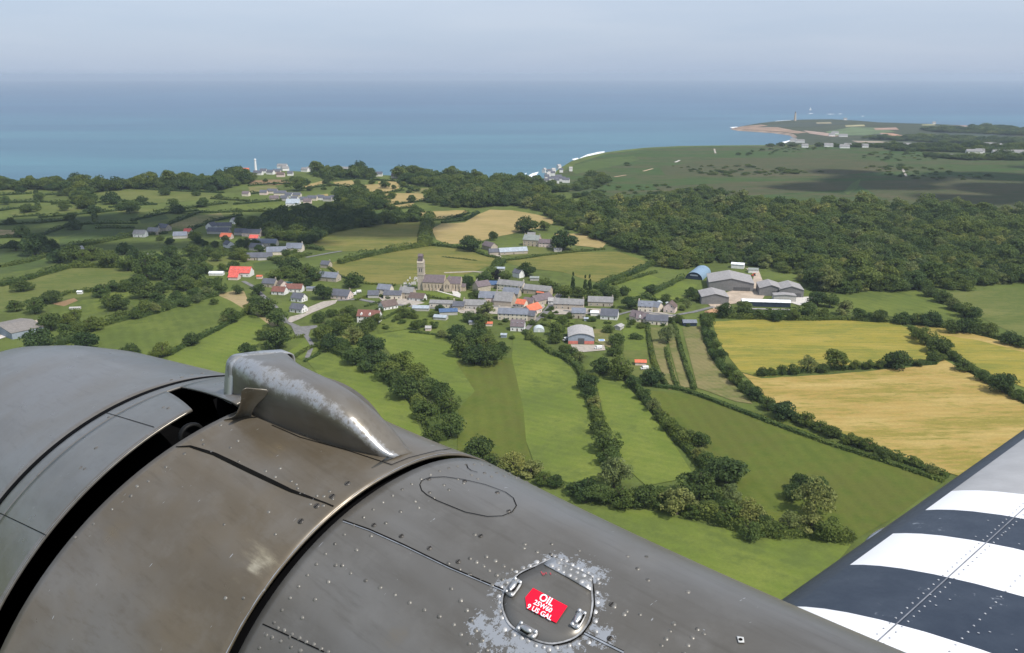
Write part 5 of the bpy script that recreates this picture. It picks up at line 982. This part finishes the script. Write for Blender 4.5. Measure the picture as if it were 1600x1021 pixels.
mb=MB(); n_=60; V=[pt(st_cowl,1.83,-125+220*i/n_,-.008) for i in range(n_+1)]+[(1.83,-.934,-1.064)]; mb.add(V,[(i,i+1,n_+1) for i in range(n_)]); aobj('slot_backing',mb.mesh('slot_backing',BLACK))  # added black disc hiding the sunlit inner face of the cowl
def st_cowl_gap(s): D,H,r,k=st_cowl(1.81); return D,H,r-.016,k
aobj('cowl_gap_shade',loft('cowl_gap_shade',st_cowl_gap,1.84,1.76,3,-125,95,90,BLACK))  # black ring under the cowl gap, its shade put into the colour
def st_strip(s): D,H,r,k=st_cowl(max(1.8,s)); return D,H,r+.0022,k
aobj('seam_shade_strip',loft('seam_shade_strip',st_strip,1.8115,1.7945,2,-125,95,140,BLACK))  # black strip over the seam: painted shade covering the bright cowl rim
aobj('rear_cowl_panel',loft('rear_cowl_panel',st_aft,1.36,1.004,26,-125,te[3]+60,110,PAINT_A),solid=.004)
def st_gap(s): D,H,r,k=st_aft(1.0); return D,H,r-.016,k
aobj('rear_gap_shade',loft('rear_gap_shade',st_gap,1.03,.95,3,-125,95,100,BLACK))  # rear gap darkened by a black ring, shade given by its colour
aobj('engine_nacelle',loft('engine_nacelle',st_rear,.991,-.2,70,-125,95,120,PAINT_R),solid=.004)
# --- seams, rivets, screws laid on the skins
def polyhit(pts,b,step=9.):
    o=[]
    for (x0,y0),(x1,y1) in zip(pts,pts[1:]):
        n=max(1,int(math.hypot(x1-x0,y1-y0)/step))
        for i in range(n+(1 if (x1,y1)==pts[-1] else 0)):
            u=i/n; p,nn=hit(x0+(x1-x0)*u,y0+(y1-y0)*u,b)
            if p: o.append((p,nn))
    return o
def ribbon(mb,pts,b,wd,lift=.0012,widths=None):
    h=polyhit(pts,b); n=len(h); V=[]
    for i,(p,nn) in enumerate(h):
        if nn.dot(p)>0: nn=-nn
        t_=(h[min(i+1,n-1)][0]-h[max(i-1,0)][0]).normalized(); s=t_.cross(nn).normalized(); w_=wd*(1 if widths is None else widths(i/(n-1)))
        V+= [p+nn*lift-s*w_/2,p+nn*lift+s*w_/2]
    mb.add(V,[(2*i,2*i+1,2*i+3,2*i+2) for i in range(n-1)])
def seam(pts,b,wd,mat=None,lift=.0010,widths=None,name='panel_seam',parent=None):
    q=MB(); ribbon(q,pts,b,wd,lift,widths); return aobj(name,q.mesh(name,mat or SEAM),parent)
seam([(275,699),(297,698),(335,710),(391,737),(454,767),(510,787),(533,797)],B_AFT,.0060,widths=lambda u:.35+.9*math.sin(math.pi*min(1,u*1.1))**.7)
seam([(165,645),(241,668)],B_FLAP,.0012); seam([(0,802),(40,821),(73,837)],B_FLAP,.0014)
seam([(425,665),(469,684),(545,705),(612,727)],B_AFT,.0016); seam([(612,727),(639,716),(683,705),(705,702)],B_AFT,.0014)
for p in ([(536,813),(576,827),(630,851),(702,886),(787,922)],[(912,988),(975,1019)],[(401,971),(450,993),(507,1019)]): seam(p,B_REAR,.0016)
seam([(670,747),(659,752),(656,758),(659,767),(667,774),(683,783),(727,801),(762,808),(785,807),(800,801),(807,791),(802,779),(790,770),(777,765),(758,758),(724,750),(695,746),(670,747)],B_REAR,.0013)
seam([(729,727),(731,732),(736,736),(746,739)],B_REAR,.0014); 
hl=MB(); ribbon(hl,[(536,815.5),(576,829.5),(630,853.5),(702,888.5),(787,924.5)],B_REAR,.0012); ribbon(hl,[(912,990),(975,1021)],B_REAR,.0022); 
# bright worn lips of the cut edges
def lip(st,s,t0,t1,wd=.0011):
    n=60; V=[]
    for i in range(n+1):
        th=t0+(t1-t0)*i/n; V+=[pt(st,s,th,.0012),pt(st,s+wd*(1+.4*math.sin(i*1.7)),th,.0012)]
    hl.add(V,[(2*i,2*i+1,2*i+3,2*i+2) for i in range(n)])
lip(st_aft,1.0045,-75,14); lip(st_flap,sB+.0005,-70,te[0]-1,.0014)
aobj('worn_edge',hl.mesh('worn_edge',ALU))
def dome(mb,p,n,r,h=.45):
    if n.dot(p)>0: n=-n
    a=n.orthogonal().normalized(); b=n.cross(a); K=8; V=[p-n*.0004+(a*math.cos(6.283*i/K)+b*math.sin(6.283*i/K))*r for i in range(K)]+[p+n*r*h*.8+(a*math.cos(6.283*i/K)+b*math.sin(6.283*i/K))*r*.6 for i in range(K)]+[p+n*r*h]
    mb.add(V,[(i,(i+1)%K,K+(i+1)%K,K+i) for i in range(K)]+[(K+i,K+(i+1)%K,2*K) for i in range(K)])
def rl(mb,p0,p1,n,b,r=.0028,j=0.):
    for i in range(n):
        u=i/max(1,n-1); p,nn=hit(p0[0]+(p1[0]-p0[0])*u+random.uniform(-j,j),p0[1]+(p1[1]-p0[1])*u+random.uniform(-j,j),b)
        if p and not (b is B_AFT and p.x<1.014): dome(mb,p,nn,1.3*r*random.uniform(.85,1.15),.38)
rv=MB()
def rring(mb,st,s,t0,t1,step,r=.0026,bb=None):
    th=t0
    while th<t1:
        p=Vector(pt(st,s,th)); q=Vector(pt(st,s-.004,th)); D,H,_,_=st(s); n=Vector((.15,p.y+D,p.z-H)).normalized()
        if p.length>0: dome(mb,p,n if n.dot(p)<0 else n,r)
        th+=step
def rdome_ring(mb,st,s,t0,t1,step,r):
    th=t0; 
    while th<t1:
        p=Vector(pt(st,s,th)); D,H,_,_=st(s); n=Vector((0,p.y+D,p.z-H)).normalized(); a=Vector((1,0,0)); b=n.cross(a).normalized(); K=8; h=.45
        V=[p-n*.0004+(a*math.cos(6.283*i/K)+b*math.sin(6.283*i/K))*r for i in range(K)]+[p+n*r*h*.8+(a*math.cos(6.283*i/K)+b*math.sin(6.283*i/K))*r*.6 for i in range(K)]+[p+n*r*h]
        mb.add(V,[(i,(i+1)%K,K+(i+1)%K,K+i) for i in range(K)]+[(K+i,K+(i+1)%K,2*K) for i in range(K)]); th+=step
rdome_ring(rv,st_rear,.962,-75,30,2.6,.0030); rdome_ring(rv,st_rear,.925,-75,32,4.0,.0034); rdome_ring(rv,st_rear,.910,-20,34,4.2,.0032)
for a in (((524,884),(686,964),8),((433,981),(512,1019),8),((424,996),(470,1018),4),((720,939),(760,1016),6),((708,977),(745,1021),4),((980,870),(1012,906),3),((1052,974),(1028,1021),5),((1090,983),(1068,1021),4),((760,870),(800,890),4),((818,857),(860,866),3),((1000,960),(960,948),3),((735,872),(785,905),6),((700,880),(770,915),5)): rl(rv,a[0],a[1],a[2],B_REAR,.0027,1.0)
for q in ((742,835),(705,920),(960,945),(975,960),(1010,870),(1075,925),(1100,990),(905,860),(862,850),(820,850)): rl(rv,q,q,1,B_REAR,.0028)
aobj('rivets',rv.mesh('rivets',RIV,True))
rv=MB()
for a in (((118,840),(345,665),9),((372,690),(505,775),3),((360,700),(470,772),3),((515,800),(440,900),7),((440,905),(400,960),4),((330,706),(330,706),1),((318,695),(430,745),3)): rl(rv,a[0],a[1],a[2],B_AFT,.0025,1.2)
for q in ((214,760),(465,763),(475,772),(495,775),(490,780),(505,790),(485,788),(520,780),(515,768),(350,820),(430,835),(380,935),(352,935),(420,800),(463,757),(455,752)): rl(rv,q,q,1,B_AFT,.0024)
aobj('rivets',rv.mesh('rivets',RIV,True))
rv=MB(); 
for q in ((126,731),(132,733),(255,637),(263,638),(170,652),(268,594),(284,590),(300,586),(316,584),(150,700),(60,742)): rl(rv,q,q,1,B_ALL,.0036)
aobj('rivets',rv.mesh('rivets',RIV,True))
def screw(x,y,b,r=.0050):
    p,n=hit(x,y,b)
    if p is None: return
    if n.dot(p)>0: n=-n
    a=n.orthogonal().normalized(); c=n.cross(a); K=14; mb=MB(); c_=p+n*.0004
    ring=lambda rr,h:[p+n*h+(a*math.cos(6.283*i/K)+c*math.sin(6.283*i/K))*rr for i in range(K)]
    V=ring(r,-.0005)+ring(r*.94,.0008)+ring(r*.7,.0011)+[p+n*.0012]
    mb.add(V,[(k*K+i,k*K+(i+1)%K,(k+1)*K+(i+1)%K,(k+1)*K+i) for k in (0,1) for i in range(K)]+[(2*K+i,2*K+(i+1)%K,3*K) for i in range(K)])
    m=mb.mesh('screw',SCREW,True); s=aobj('screw',m)
    e=MB(); w_=r*.13; u=(a*.7+c*.7)*r*.8; v=(a*.7-c*.7)*w_; e.add([p+n*.0015-u-v,p+n*.0015+u-v,p+n*.0015+u+v,p+n*.0015-u+v],[(0,1,2,3)]); aobj('slot',e.mesh('slot',SEAM),s)
for q in ((470,815),(495,791),(543,756),(519,776)): screw(*q,B_AFT)
for q in ((584,821),(627,838),(671,857),(716,878),(751,838),(670,749),(726,752),(777,770),(795,799),(956,945),(953,998)): screw(*q,B_REAR,.0038)
# --- oil hatch
def patch(name,px,b,lift,mat,parent=None,thick=0.0,step=9.,grid=True):
    """a plate that follows the skin inside a pixel outline"""
    h=polyhit(px+[px[0]],b,step)[:-1]; V=[p+(-n if n.dot(p)>0 else n)*lift for p,n in h]; c=sum(V,Vector())/len(V); cx=sum(q[0] for q in px)/len(px); cy=sum(q[1] for q in px)/len(px)
    cp,cn=hit(cx,cy,b); cn=-cn if cn.dot(cp)>0 else cn; n=len(V); W=[]
    for k in (.66,.33):
        for (p,nn) in h:
            q=cp+(p-cp)*k; d=q.normalized(); r=b.ray_cast(Vector((0,0,0)),d); nn2=-r[1] if r[1].dot(r[0])>0 else r[1]; W.append(r[0]+nn2*lift)
    mb=MB(); mb.add(V+W+[cp+cn*lift],[(k*n+i,k*n+(i+1)%n,(k+1)*n+(i+1)%n,(k+1)*n+i) for k in (0,1) for i in range(n)]+[(2*n+i,2*n+(i+1)%n,3*n) for i in range(n)])
    m=mb.mesh(name,mat,True)
    if m.polygons[0].normal.dot(m.polygons[0].center)>0: m.flip_normals()
    return aobj(name,m,parent,thick)
HO=[(864,873),(924,904),(925,925),(926,946),(921,971),(908,990),(891,1001),(864,1007),(839,1002),(816,991),(797,977),(787,957),(785,939),(791,920),(811,898),(836,886)]
def curvy(p,sharp=()):
    o=[];n=len(p)
    for i in range(n):
        a,b,c,d=[np.array(p[(i+k)%n],float) for k in (-1,0,1,2)]
        if i in sharp: a=b
        if (i+1)%n in sharp: d=c
        for k in range(4):
            u=k/4; o.append(tuple(.5*(2*b+(c-a)*u+(2*a-5*b+4*c-d)*u*u+(3*b-3*c+d-a)*u**3)))
    return o
HO=curvy(HO,(0,1))
HATCH=patch('oil_hatch',HO,B_REAR,.0012,PAINT_H,None,.0015)
rm_=MB(); ribbon(rm_,HO+[HO[0]],B_REAR,.0022,.0018); aobj('hatch_rim',rm_.mesh('hatch_rim',ALU2),HATCH)
rm_=MB(); ribbon(rm_,[(861,871),(925,903.5),(928,926),(929,947),(924,973),(910,993),(892,1004),(864,1010)],B_REAR,.0018,.0015); ribbon(rm_,[(788,957),(786,939),(792,921),(812,899),(836,887.5)],B_REAR,.0018,.0015); aobj('hatch_seam',rm_.mesh('hatch_seam',SEAM),HATCH)
WORN=paint_mat('worn_hinge',(.30,.30,.29),(.22,.215,.20),.4,worn=.75)
HINGE=patch('hinge',[(850,884),(864,873.5),(924,904),(924,926),(888,905)],B_REAR,.0030,WORN,HATCH,.002,6)
hr=MB(); rl(hr,(862,884),(918,914),7,B_REAR,.0030,.5); rl(hr,(872,879),(922,905),6,B_REAR,.0028,.5)
for k in range(len(hr.v)): hr.v[k]=tuple(Vector(hr.v[k])*.9965)
aobj('rivets',hr.mesh('rivets',ALU2,True),HATCH)
rr=MB()
for q0,q1,n in (((806,893),(860,868),6),((868,869),(934,904),9),((934,910),(930,985),6),((778,930),(785,965),4),((790,985),(850,1013),6),((855,1016),(920,1003),5),((783,918),(800,905),3)): rl(rr,q0,q1,n,B_REAR,.0027,2.)
aobj('rivets',rr.mesh('rivets',ALU2,True))
def latch(cx,cy,ang,lx=17,ly=9):
    ca,sa=math.cos(R_(ang)),math.sin(R_(ang)); out=[]
    for i in range(20):
        a=6.283*i/20; x=abs(math.cos(a))**.5*math.copysign(lx,math.cos(a)); y=abs(math.sin(a))**.5*math.copysign(ly,math.sin(a)); out.append((cx+x*ca-y*sa,cy+x*sa+y*ca))
    L_=patch('latch',out,B_REAR,.0040,ALU2,HATCH,.002,30)
    p,n=hit(cx,cy,B_REAR); n=-n if n.dot(p)>0 else n; p1,_=hit(cx+ca*9,cy+sa*9,B_REAR); p0,_=hit(cx-ca*9,cy-sa*9,B_REAR); d=(p1-p0); l=d.length/2; d.normalize(); s=d.cross(n)
    mb=MB(); K=10
    V=[];
    for j in range(7):
        u=-1+j/3.; rr_=.0042*math.sqrt(max(.02,1-u*u*.9))
        V+=[p+n*.0062+d*l*u+(s*math.cos(6.283*i/K)+n*math.sin(6.283*i/K)*.8)*rr_ for i in range(K)]
    mb.add(V,[(j*K+i,j*K+(i+1)%K,(j+1)*K+(i+1)%K,(j+1)*K+i) for j in range(6) for i in range(K)]+[tuple(range(K)),tuple(range(6*K,7*K))]); aobj('handle',mb.mesh('handle',ALU,True),L_)
    e=MB(); q=p+n*.0065+s*.004; e.add([q-d*l*.8-s*.002,q+d*l*.8-s*.002,q+d*l*.8+s*.002,q-d*l*.8+s*.002],[(0,1,2,3)]); aobj('slot',e.mesh('slot',SEAM),L_)
    e=MB()
    for k1,k2 in ((-.78,-.6),(.78,-.6),(-.78,.6),(.78,.6)):
        pp,nn=hit(cx+lx*k1*ca-ly*k2*sa,cy+lx*k1*sa+ly*k2*ca,B_REAR); nn=-nn if nn.dot(pp)>0 else nn; dome(e,pp+nn*.006,nn,.0026)
    aobj('rivets',e.mesh('rivets',ALU,True),L_)
latch(803,921,-55,15,8); latch(825,988,31,17,7.5); latch(905,971,-62,15,7.5)
# placard with its writing
PLM=plain('placard_red',(.80,.004,.030),.45,.04,20); PLW=plain('placard_white',(.85,.83,.84),.5,.03,20)
PL=patch('placard',[(833.5,921.5),(887.5,950),(870,976),(823.5,953),(821.5,936)],B_REAR,.0030,PLM,HATCH,0,5)
def lettering(s,cx,cy,hpx,wide):
    cu=bpy.data.curves.new('lettering','FONT'); cu.body=s; cu.align_x='CENTER'; cu.align_y='CENTER'; cu.size=1; cu.offset=.022; cu.resolution_u=3
    tmpo=bpy.data.objects.new('tmp',cu); COL.objects.link(tmpo); dg=bpy.context.evaluated_depsgraph_get(); m=bpy.data.meshes.new_from_object(tmpo.evaluated_get(dg)); COL.objects.unlink(tmpo); bpy.data.objects.remove(tmpo)
    xs=[v_.co.x for v_ in m.vertices]; ys=[v_.co.y for v_ in m.vertices]; w_=max(xs)-min(xs); h_=max(ys)-min(ys)
    for v_ in m.vertices:
        u=(v_.co.x-(max(xs)+min(xs))/2)/w_*wide; q=-(v_.co.y-(max(ys)+min(ys))/2)/h_*hpx
        # along the placard's own edges
        x=cx+u*.885-q*.52; y=cy+u*.466+q*.86
        p,n=hit(x,y,B_REAR); n=-n if n.dot(p)>0 else n; v_.co=p+n*.0042
    m.materials.clear(); m.materials.append(PLW); m.name='lettering'
    if m.polygons and m.polygons[0].normal.dot(m.polygons[0].center)>0: m.flip_normals()
    return aobj('lettering',m,PL)
lettering('OIL',855.5,941,12.5,24); lettering('25W60',849.5,951,8,31); lettering('9 US GAL',844.5,960,8.2,43)
rm_=MB()
for x,y in ((846,897),(850,899),(853,898),(860,899),(848,900)): 
    ribbon(rm_,[(x,y-1.5),(x+1.2,y+1.5)],B_REAR,.0012,.0026)
aobj('paint_mark',rm_.mesh('paint_mark',plain('faint_red',(.35,.05,.06),.6,.3,40)),HATCH)
DR=patch('drain_plate',[(1151,996),(1162,998),(1163,1006),(1154,1006)],B_REAR,.002,plain('pale_plate',(.50,.50,.48),.5,.1,40),None,.001,4)
e=MB(); p,n=hit(1157,1001.5,B_REAR); n=-n if n.dot(p)>0 else n; dome(e,p+n*.002,n,.003,.2); aobj('hole',e.mesh('hole',SEAM),DR)
# --- air scoop on the shoulder
def onplane(x,y,s): d=lray(x,y); return d*(s/d.x)
SC=[]
ST=[((407,650),None,(362,560),(447,551),1.43,(356,613)),((407,650),0,(388,571),(470,563),None,None),((440,664),0,(424,590),(500,577),None,None),((482,680),0,(462,605),(533,592),None,None),((520,693),0,(501,627),(562,611),None,None),((552,702),0,(532,648),(590,636),None,None),((573,707),0,(558,673),(612,661),None,None),((592,711),0,(584,699),(630,685),None,None),((606,713),0,(604,709),(640,699),None,None),((615,717),1,(614,715),(643,703),None,None)]
prof=[]
for cpx,_,npx,fpx,s,nbpx in ST:
    if s is None: c=hit(*cpx,B_AFT)[0]; s=c.x; print('scoop',cpx,round(s,3))
    else: c=onplane(*nbpx,s)
    nt_=onplane(*npx,s); ft=onplane(*fpx,s)
    if _==1: nt_=c+Vector((0,-.004,.001)); ft=c+Vector((0,-.05,.002))
    dn=(c-nt_)
    fb=ft+Vector((0,-.02,-1)).normalized()*max(.05,dn.length*1.0)
    prof.append((s,c,nt_,ft,fb))
sn_=[p[0] for p in prof]
prof.sort(key=lambda p:-p[0])
def sect(c,nt_,ft,fb,rd):
    out=[]; 
    inward=Vector((0,-.01,-.02))
    out.append(c+(c-nt_).normalized()*(.012 if c.x>1.35 else .04))
    def corner(a,b,d,r,k=6):
        r1=min(r,(a-b).length*.45,(d-b).length*.45); p0=b+(a-b).normalized()*r1; p1=b+(d-b).normalized()*r1
        return [p0*(1-u)**2+b*2*u*(1-u)+p1*u*u for u in [i/k for i in range(k+1)]]
    for u in (.0,.25,.5): out.append(c.lerp(nt_,u))
    out+=corner(c,nt_,ft,rd); 
    cs=corner(nt_,ft,fb,rd*.8); out.append(out[-1].lerp(cs[0],.5)); out+=cs
    out.append(ft.lerp(fb,.6)); out.append(fb)
    return out
from mathutils.geometry import interpolate_bezier
secs=[]
NS=40
S_=np.array([p[0] for p in prof]); s_all=np.linspace(S_[0],S_[-1],NS)
def interp(k,s):
    A=np.array([list(p[k]) for p in prof]); return Vector([float(np.interp(-s,-S_,A[:,j])) for j in range(3)])
def smooth_interp(k,s):      # light smoothing of the station curves
    acc=Vector((0,0,0)); w0=0; kk=min(1.,(s-S_[-1])/.05)
    for d,w_ in ((-.03,1),(-.015,2),(0,3),(.015,2),(.03,1)):
        ss=min(S_[0],max(S_[-1],s+d*kk)); acc+=interp(k,ss)*w_; w0+=w_
    v=acc/w0; v.x=s; return v
for s in s_all:
    rd=.016+.045*min(1,(S_[0]-s)/.18)
    secs.append(sect(*(smooth_interp(k,s) for k in (1,2,3,4)),rd))
n=len(secs[0]); V=[v for q in secs for v in q]; Fc=[(i*n+j,i*n+j+1,(i+1)*n+j+1,(i+1)*n+j) for i in range(NS-1) for j in range(n-1)]
SCP=paint_mat('scoop_paint',(.185,.178,.165),(.165,.142,.108),.36,worn=.0)
t=SCP.node_tree; b=t.nodes['Principled BSDF']
# rubbed bare metal along the corner ridge, kept as a mesh attribute of the ridge distance
scm=mesh('air_scoop',V,Fc,SCP,True)
at=scm.attributes.new('ridge','FLOAT','POINT'); rv_=[]
for i,q in enumerate(secs):
    rc=q[7]
    for v in q: rv_.append((v-rc).length)
at.data.foreach_set('value',np.array(rv_,np.float32))
an=t.nodes.new('ShaderNodeAttribute'); an.attribute_name='ridge'
v=objc(t); ns=noise(t,v,38,8,.75); big=noise(t,v,7,3,.5)
e=mth(t,'ADD',an.outputs['Fac'],mth(t,'MULTIPLY',mth(t,'SUBTRACT',ns,.5),.06)); e=mth(t,'ADD',e,mth(t,'MULTIPLY',mth(t,'SUBTRACT',big,.47),.05))
mask=mth(t,'MULTIPLY',ramp(t,e,.016,.003),ramp(t,noise(t,v,95,5,.8),.34,.52))
old=b.inputs['Base Color'].links[0].from_socket; om=b.inputs['Metallic'].links[0].from_socket
t.links.new(mixc(t,mask,old,(.43,.43,.425)),b.inputs['Base Color']); t.links.new(mth(t,'MAXIMUM',om,mth(t,'MULTIPLY',mask,.72)),b.inputs['Metallic'])
if scm.polygons[len(scm.polygons)//4].normal.dot(scm.polygons[len(scm.polygons)//4].center)>0: scm.flip_normals()
SCO=aobj('air_scoop',scm,None,.004)
# front frame and its rivets
mb=MB(); q0=secs[0]; q1=[v+Vector((-.022,0,0)) for v in q0]; cen=(interp(1,S_[0])+interp(3,S_[0]))/2
def outw(v,k): d=(v-cen); d.x=0; return v+d.normalized()*k
A=[outw(v,.004)+Vector((.003,0,0)) for v in q0]; B_=[outw(v,.004)+Vector((-.026,0,0)) for v in q0]
mb.add(A+B_,[(i,i+1,n+i+1,n+i) for i in range(n-1)]); inn=[outw(v,-.006)+Vector((.003,0,0)) for v in q0]; mb.add(A+inn,[(i+1,i,n+i,n+i+1) for i in range(n-1)])
aobj('scoop_frame',mb.mesh('scoop_frame',WORN,True),SCO,.003)
mb=MB(); dk=[outw(v,-.007) for v in q0]; dk2=[outw(v,-.05)+Vector((-.09,0,0)) for v in q0]; mb.add(dk+dk2,[(i,i+1,n+i+1,n+i) for i in range(n-1)]); aobj('intake_duct',mb.mesh('intake_duct',BLACK),SCO)
mb=MB()
for k in range(1,len(q0)-2):
    for u in (0,.5):
        p=A[k].lerp(A[k+1],u)+Vector((-.016,0,0)); d=(p-cen); d.x=0
        if (A[k]-A[k+1]).length>.012 or u==0: dome(mb,p+d.normalized()*.001,d.normalized() if d.dot(p)<0 else d.normalized(),.0030)
aobj('rivets',mb.mesh('rivets',ALU2,True),SCO)
# bent support strap beside the scoop
sl=[(345,658),(362,654),(369,650),(374,638),(377,627),(377,620),(376,613),(383,607)]; sr=[(377,662.5),(390,659),(392,654),(394,643),(400,634),(408,627),(417,620),(421,610)]
mb=MB(); V=[]
for i in range(len(sl)):
    u=i/(len(sl)-1); s=1.350-.085*u
    for k in range(5):
        f_=k/4; x=sl[i][0]+(sr[i][0]-sl[i][0])*f_; y=sl[i][1]+(sr[i][1]-sl[i][1])*f_; V.append(onplane(x,y,s+.010*math.sin(f_*3.14)))
mb.add(V,[(i*5+k,i*5+k+1,(i+1)*5+k+1,(i+1)*5+k) for i in range(len(sl)-1) for k in range(4)])
so_=aobj('support_strap',mb.mesh('support_strap',paint_mat('strap_paint',(.30,.275,.235),(.24,.205,.16),.34,worn=.4),True),None,.003); md=so_.modifiers.new('round','SUBSURF'); md.levels=2; md.render_levels=2
# pipe end glimpsed in the gap
mb=MB(); c=onplane(291,676,1.43); K=20
V=[]
for j in range(K):
    a=6.283*j/K
    for i in range(8):
        b2=6.283*i/8; rr_=.020+.004*math.cos(b2); V.append(c+Vector((.006*math.sin(b2)-.02,rr_*math.cos(a),rr_*math.sin(a))))
mb.add(V,[(j*8+i,j*8+(i+1)%8,((j+1)%K)*8+(i+1)%8,((j+1)%K)*8+i) for j in range(K) for i in range(8)]); aobj('pipe_end',mb.mesh('pipe_end',plain('dark_steel',(.012,.012,.012),.6,.2,20,metal=.5),True))

# --- wing
CH=2.4; TK=.13; SL=.078
def prof_up(c):
    x=min(1,max(0,c/CH)); return 5*TK*(.2969*math.sqrt(x)-.1260*x-.3516*x*x+.2843*x**3-.1015*x**4)*CH
def wing_pt(Rr,c,up=1):
    z=-.91+SL*(Rr-2.3); x=c/CH; cam=.10*x*(1-x)*.6
    return (.865-c,-Rr,z-.03+cam+ (prof_up(c)*1.0 if up>0 else -prof_up(c)*.7))
def wing_mat():
    m,t,b=new_mat('wing_paint'); v=objc(t); s=t.nodes.new('ShaderNodeSeparateXYZ'); t.links.new(v,s.inputs[0])
    R__=mth(t,'MULTIPLY',s.outputs['Y'],-1.0); X=s.outputs['X']
    def band(a,b_): return mth(t,'MULTIPLY',mth(t,'GREATER_THAN',R__,a),mth(t,'LESS_THAN',R__,b_))
    nz_=noise(t,v,9,5,.6); n2=noise(t,v,60,4,.7)
    white=None
    for a,b_ in STRIPES:
        q=band(a,b_); white=q if white is None else mth(t,'MAXIMUM',white,q)
    behind=mth(t,'LESS_THAN',X,BOOTX)
    blackc=mixc(t,ramp(t,nz_,.35,.7),(.017,.026,.043),(.030,.041,.060)); blackc=mixc(t,ramp(t,mth(t,'MULTIPLY',n2,nz_),.36,.44),blackc,(.20,.22,.25))
    grey=mixc(t,ramp(t,nz_,.3,.7),(.34,.335,.33),(.40,.395,.39))
    wh=mixc(t,ramp(t,nz_,.3,.75),(.80,.80,.81),(.85,.85,.86))
    col=mixc(t,mth(t,'GREATER_THAN',R__,STRIPES[0][1]-.001),blackc,grey)
    col=mixc(t,white,col,wh); col=mixc(t,behind,mixc(t,ramp(t,nz_,.35,.7),(.022,.028,.040),(.032,.040,.054)),col)
    t.links.new(col,b.inputs['Base Color']); t.links.new(mth(t,'ADD',mth(t,'MULTIPLY',n2,.2),.30),b.inputs['Roughness']); b.inputs['Specular IOR Level'].default_value=.4
    return m
def solve_R(x,y):           # wing station whose upper surface lies under this spot of the photo
    d=lray(x,y); best=None
    for Rr in np.linspace(1.2,5.5,1500):
        k=Rr/(-d.y); p=d*k; c=.865-p.x
        if c<0: 
            continue
        z=wing_pt(Rr,c)[2]
        e=p.z-z
        if best is None or abs(e)<abs(best[0]): best=(e,Rr,c)
    return best
0 and print('wing', {q:tuple(round(float(u),3) for u in solve_R(*q)) for q in ((1394,833),(1600,862),(1328,883),(1600,933),(1455,795),(1493,765),(1600,775),(1600,815),(1237,948),(1503,905),(1567,923),(1600,940))})
STRIPES=[(2.59,2.797),(2.105,2.365),(1.5,1.815)]; BOOTX=.785
WM=wing_mat(); V=[];Fc=[]; cs=[0,.003,.01,.02,.035,.055,.08,.11,.15,.2,.27,.36,.46,.58,.72,.9,1.1,1.35,1.6,1.9,2.2,2.4]
Rs=np.linspace(1.0,6.2,53); K=len(cs)
for Rr in Rs:
    V+=[wing_pt(Rr,c) for c in cs]+[wing_pt(Rr,c,-1) for c in cs]
for i in range(len(Rs)-1):
    for j in range(K-1):
        a=i*2*K+j; Fc+=[(a,a+1,a+2*K+1,a+2*K),(a+K,a+K+2*K,a+K+2*K+1,a+K+1)]
    
wm_=mesh('wing',V,Fc,WM,True)
b_=bmesh.new(); b_.from_mesh(wm_); bmesh.ops.remove_doubles(b_,verts=b_.verts,dist=.0002); bmesh.ops.recalc_face_normals(b_,faces=b_.faces); b_.to_mesh(wm_); b_.free()
WG=aobj('wing',wm_)
mb=MB(); RIVW=plain('wing_rivet',(.42,.43,.45),.4,.2,50,metal=.3)
for c,dr in ((.29,.030),(.315,.030),(.42,.034),(.53,.034),(.63,.034),(.71,.024),(.735,.024),(.84,.034),(.95,.034)):
    Rr=1.6
    while Rr<4.2:
        p=Vector(wing_pt(Rr,c)); r=.0028; K2=6; h=.0012
        mb.add([p+Vector((r*math.cos(6.283*i/K2),r*math.sin(6.283*i/K2),-.0002)) for i in range(K2)]+[p+Vector((r*.5*math.cos(6.283*i/K2),r*.5*math.sin(6.283*i/K2),h)) for i in range(K2)],[(i,(i+1)%K2,K2+(i+1)%K2,K2+i) for i in range(K2)]+[tuple(range(K2,2*K2))]); Rr+=dr*random.uniform(.97,1.03)
for k in range(40):
    Rr=random.choice((1.9,2.0,2.42,2.5))+random.uniform(-.05,.05); c=random.uniform(.2,.8); p=Vector(wing_pt(Rr,c)); mb.add([p+Vector((.0026*math.cos(6.283*i/6),.0026*math.sin(6.283*i/6),.0008)) for i in range(6)],[tuple(range(6))])
aobj('rivets',mb.mesh('rivets',RIVW),WG)
WSM=plain('wing_seam',(.20,.21,.235),.6,.3,20)
for c in (.302,.722):
    mb=MB(); V=[]
    for Rr in np.arange(1.5,4.65,.1): V+=[Vector(wing_pt(Rr,c-.0016))+Vector((0,0,.0006)),Vector(wing_pt(Rr,c+.0016))+Vector((0,0,.0006))]
    mb.add(V,[(2*q,2*q+1,2*q+3,2*q+2) for q in range(len(V)//2-1)]); aobj('panel_seam',mb.mesh('panel_seam',WSM),WG)
# landing light in the leading edge
b_=bmesh.new(); bmesh.ops.create_uvsphere(b_,u_segments=24,v_segments=14,radius=1); LR=2.46
for v_ in b_.verts: v_.co=Vector((.832+v_.co.x*.036,-LR+v_.co.y*.13,wing_pt(LR,0)[2]+.014+v_.co.z*.028))
m=bpy.data.meshes.new('landing_light'); b_.to_mesh(m); b_.free(); gm_,t,b=new_mat('lamp_glass'); b.inputs['Base Color'].default_value=(.30,.33,.38,1); b.inputs['Roughness'].default_value=.08; b.inputs['Specular IOR Level'].default_value=.8; b.inputs['Transmission Weight'].default_value=.35
m.materials.append(gm_); m.polygons.foreach_set('use_smooth',[True]*len(m.polygons)); LL=aobj('landing_light',m,WG)
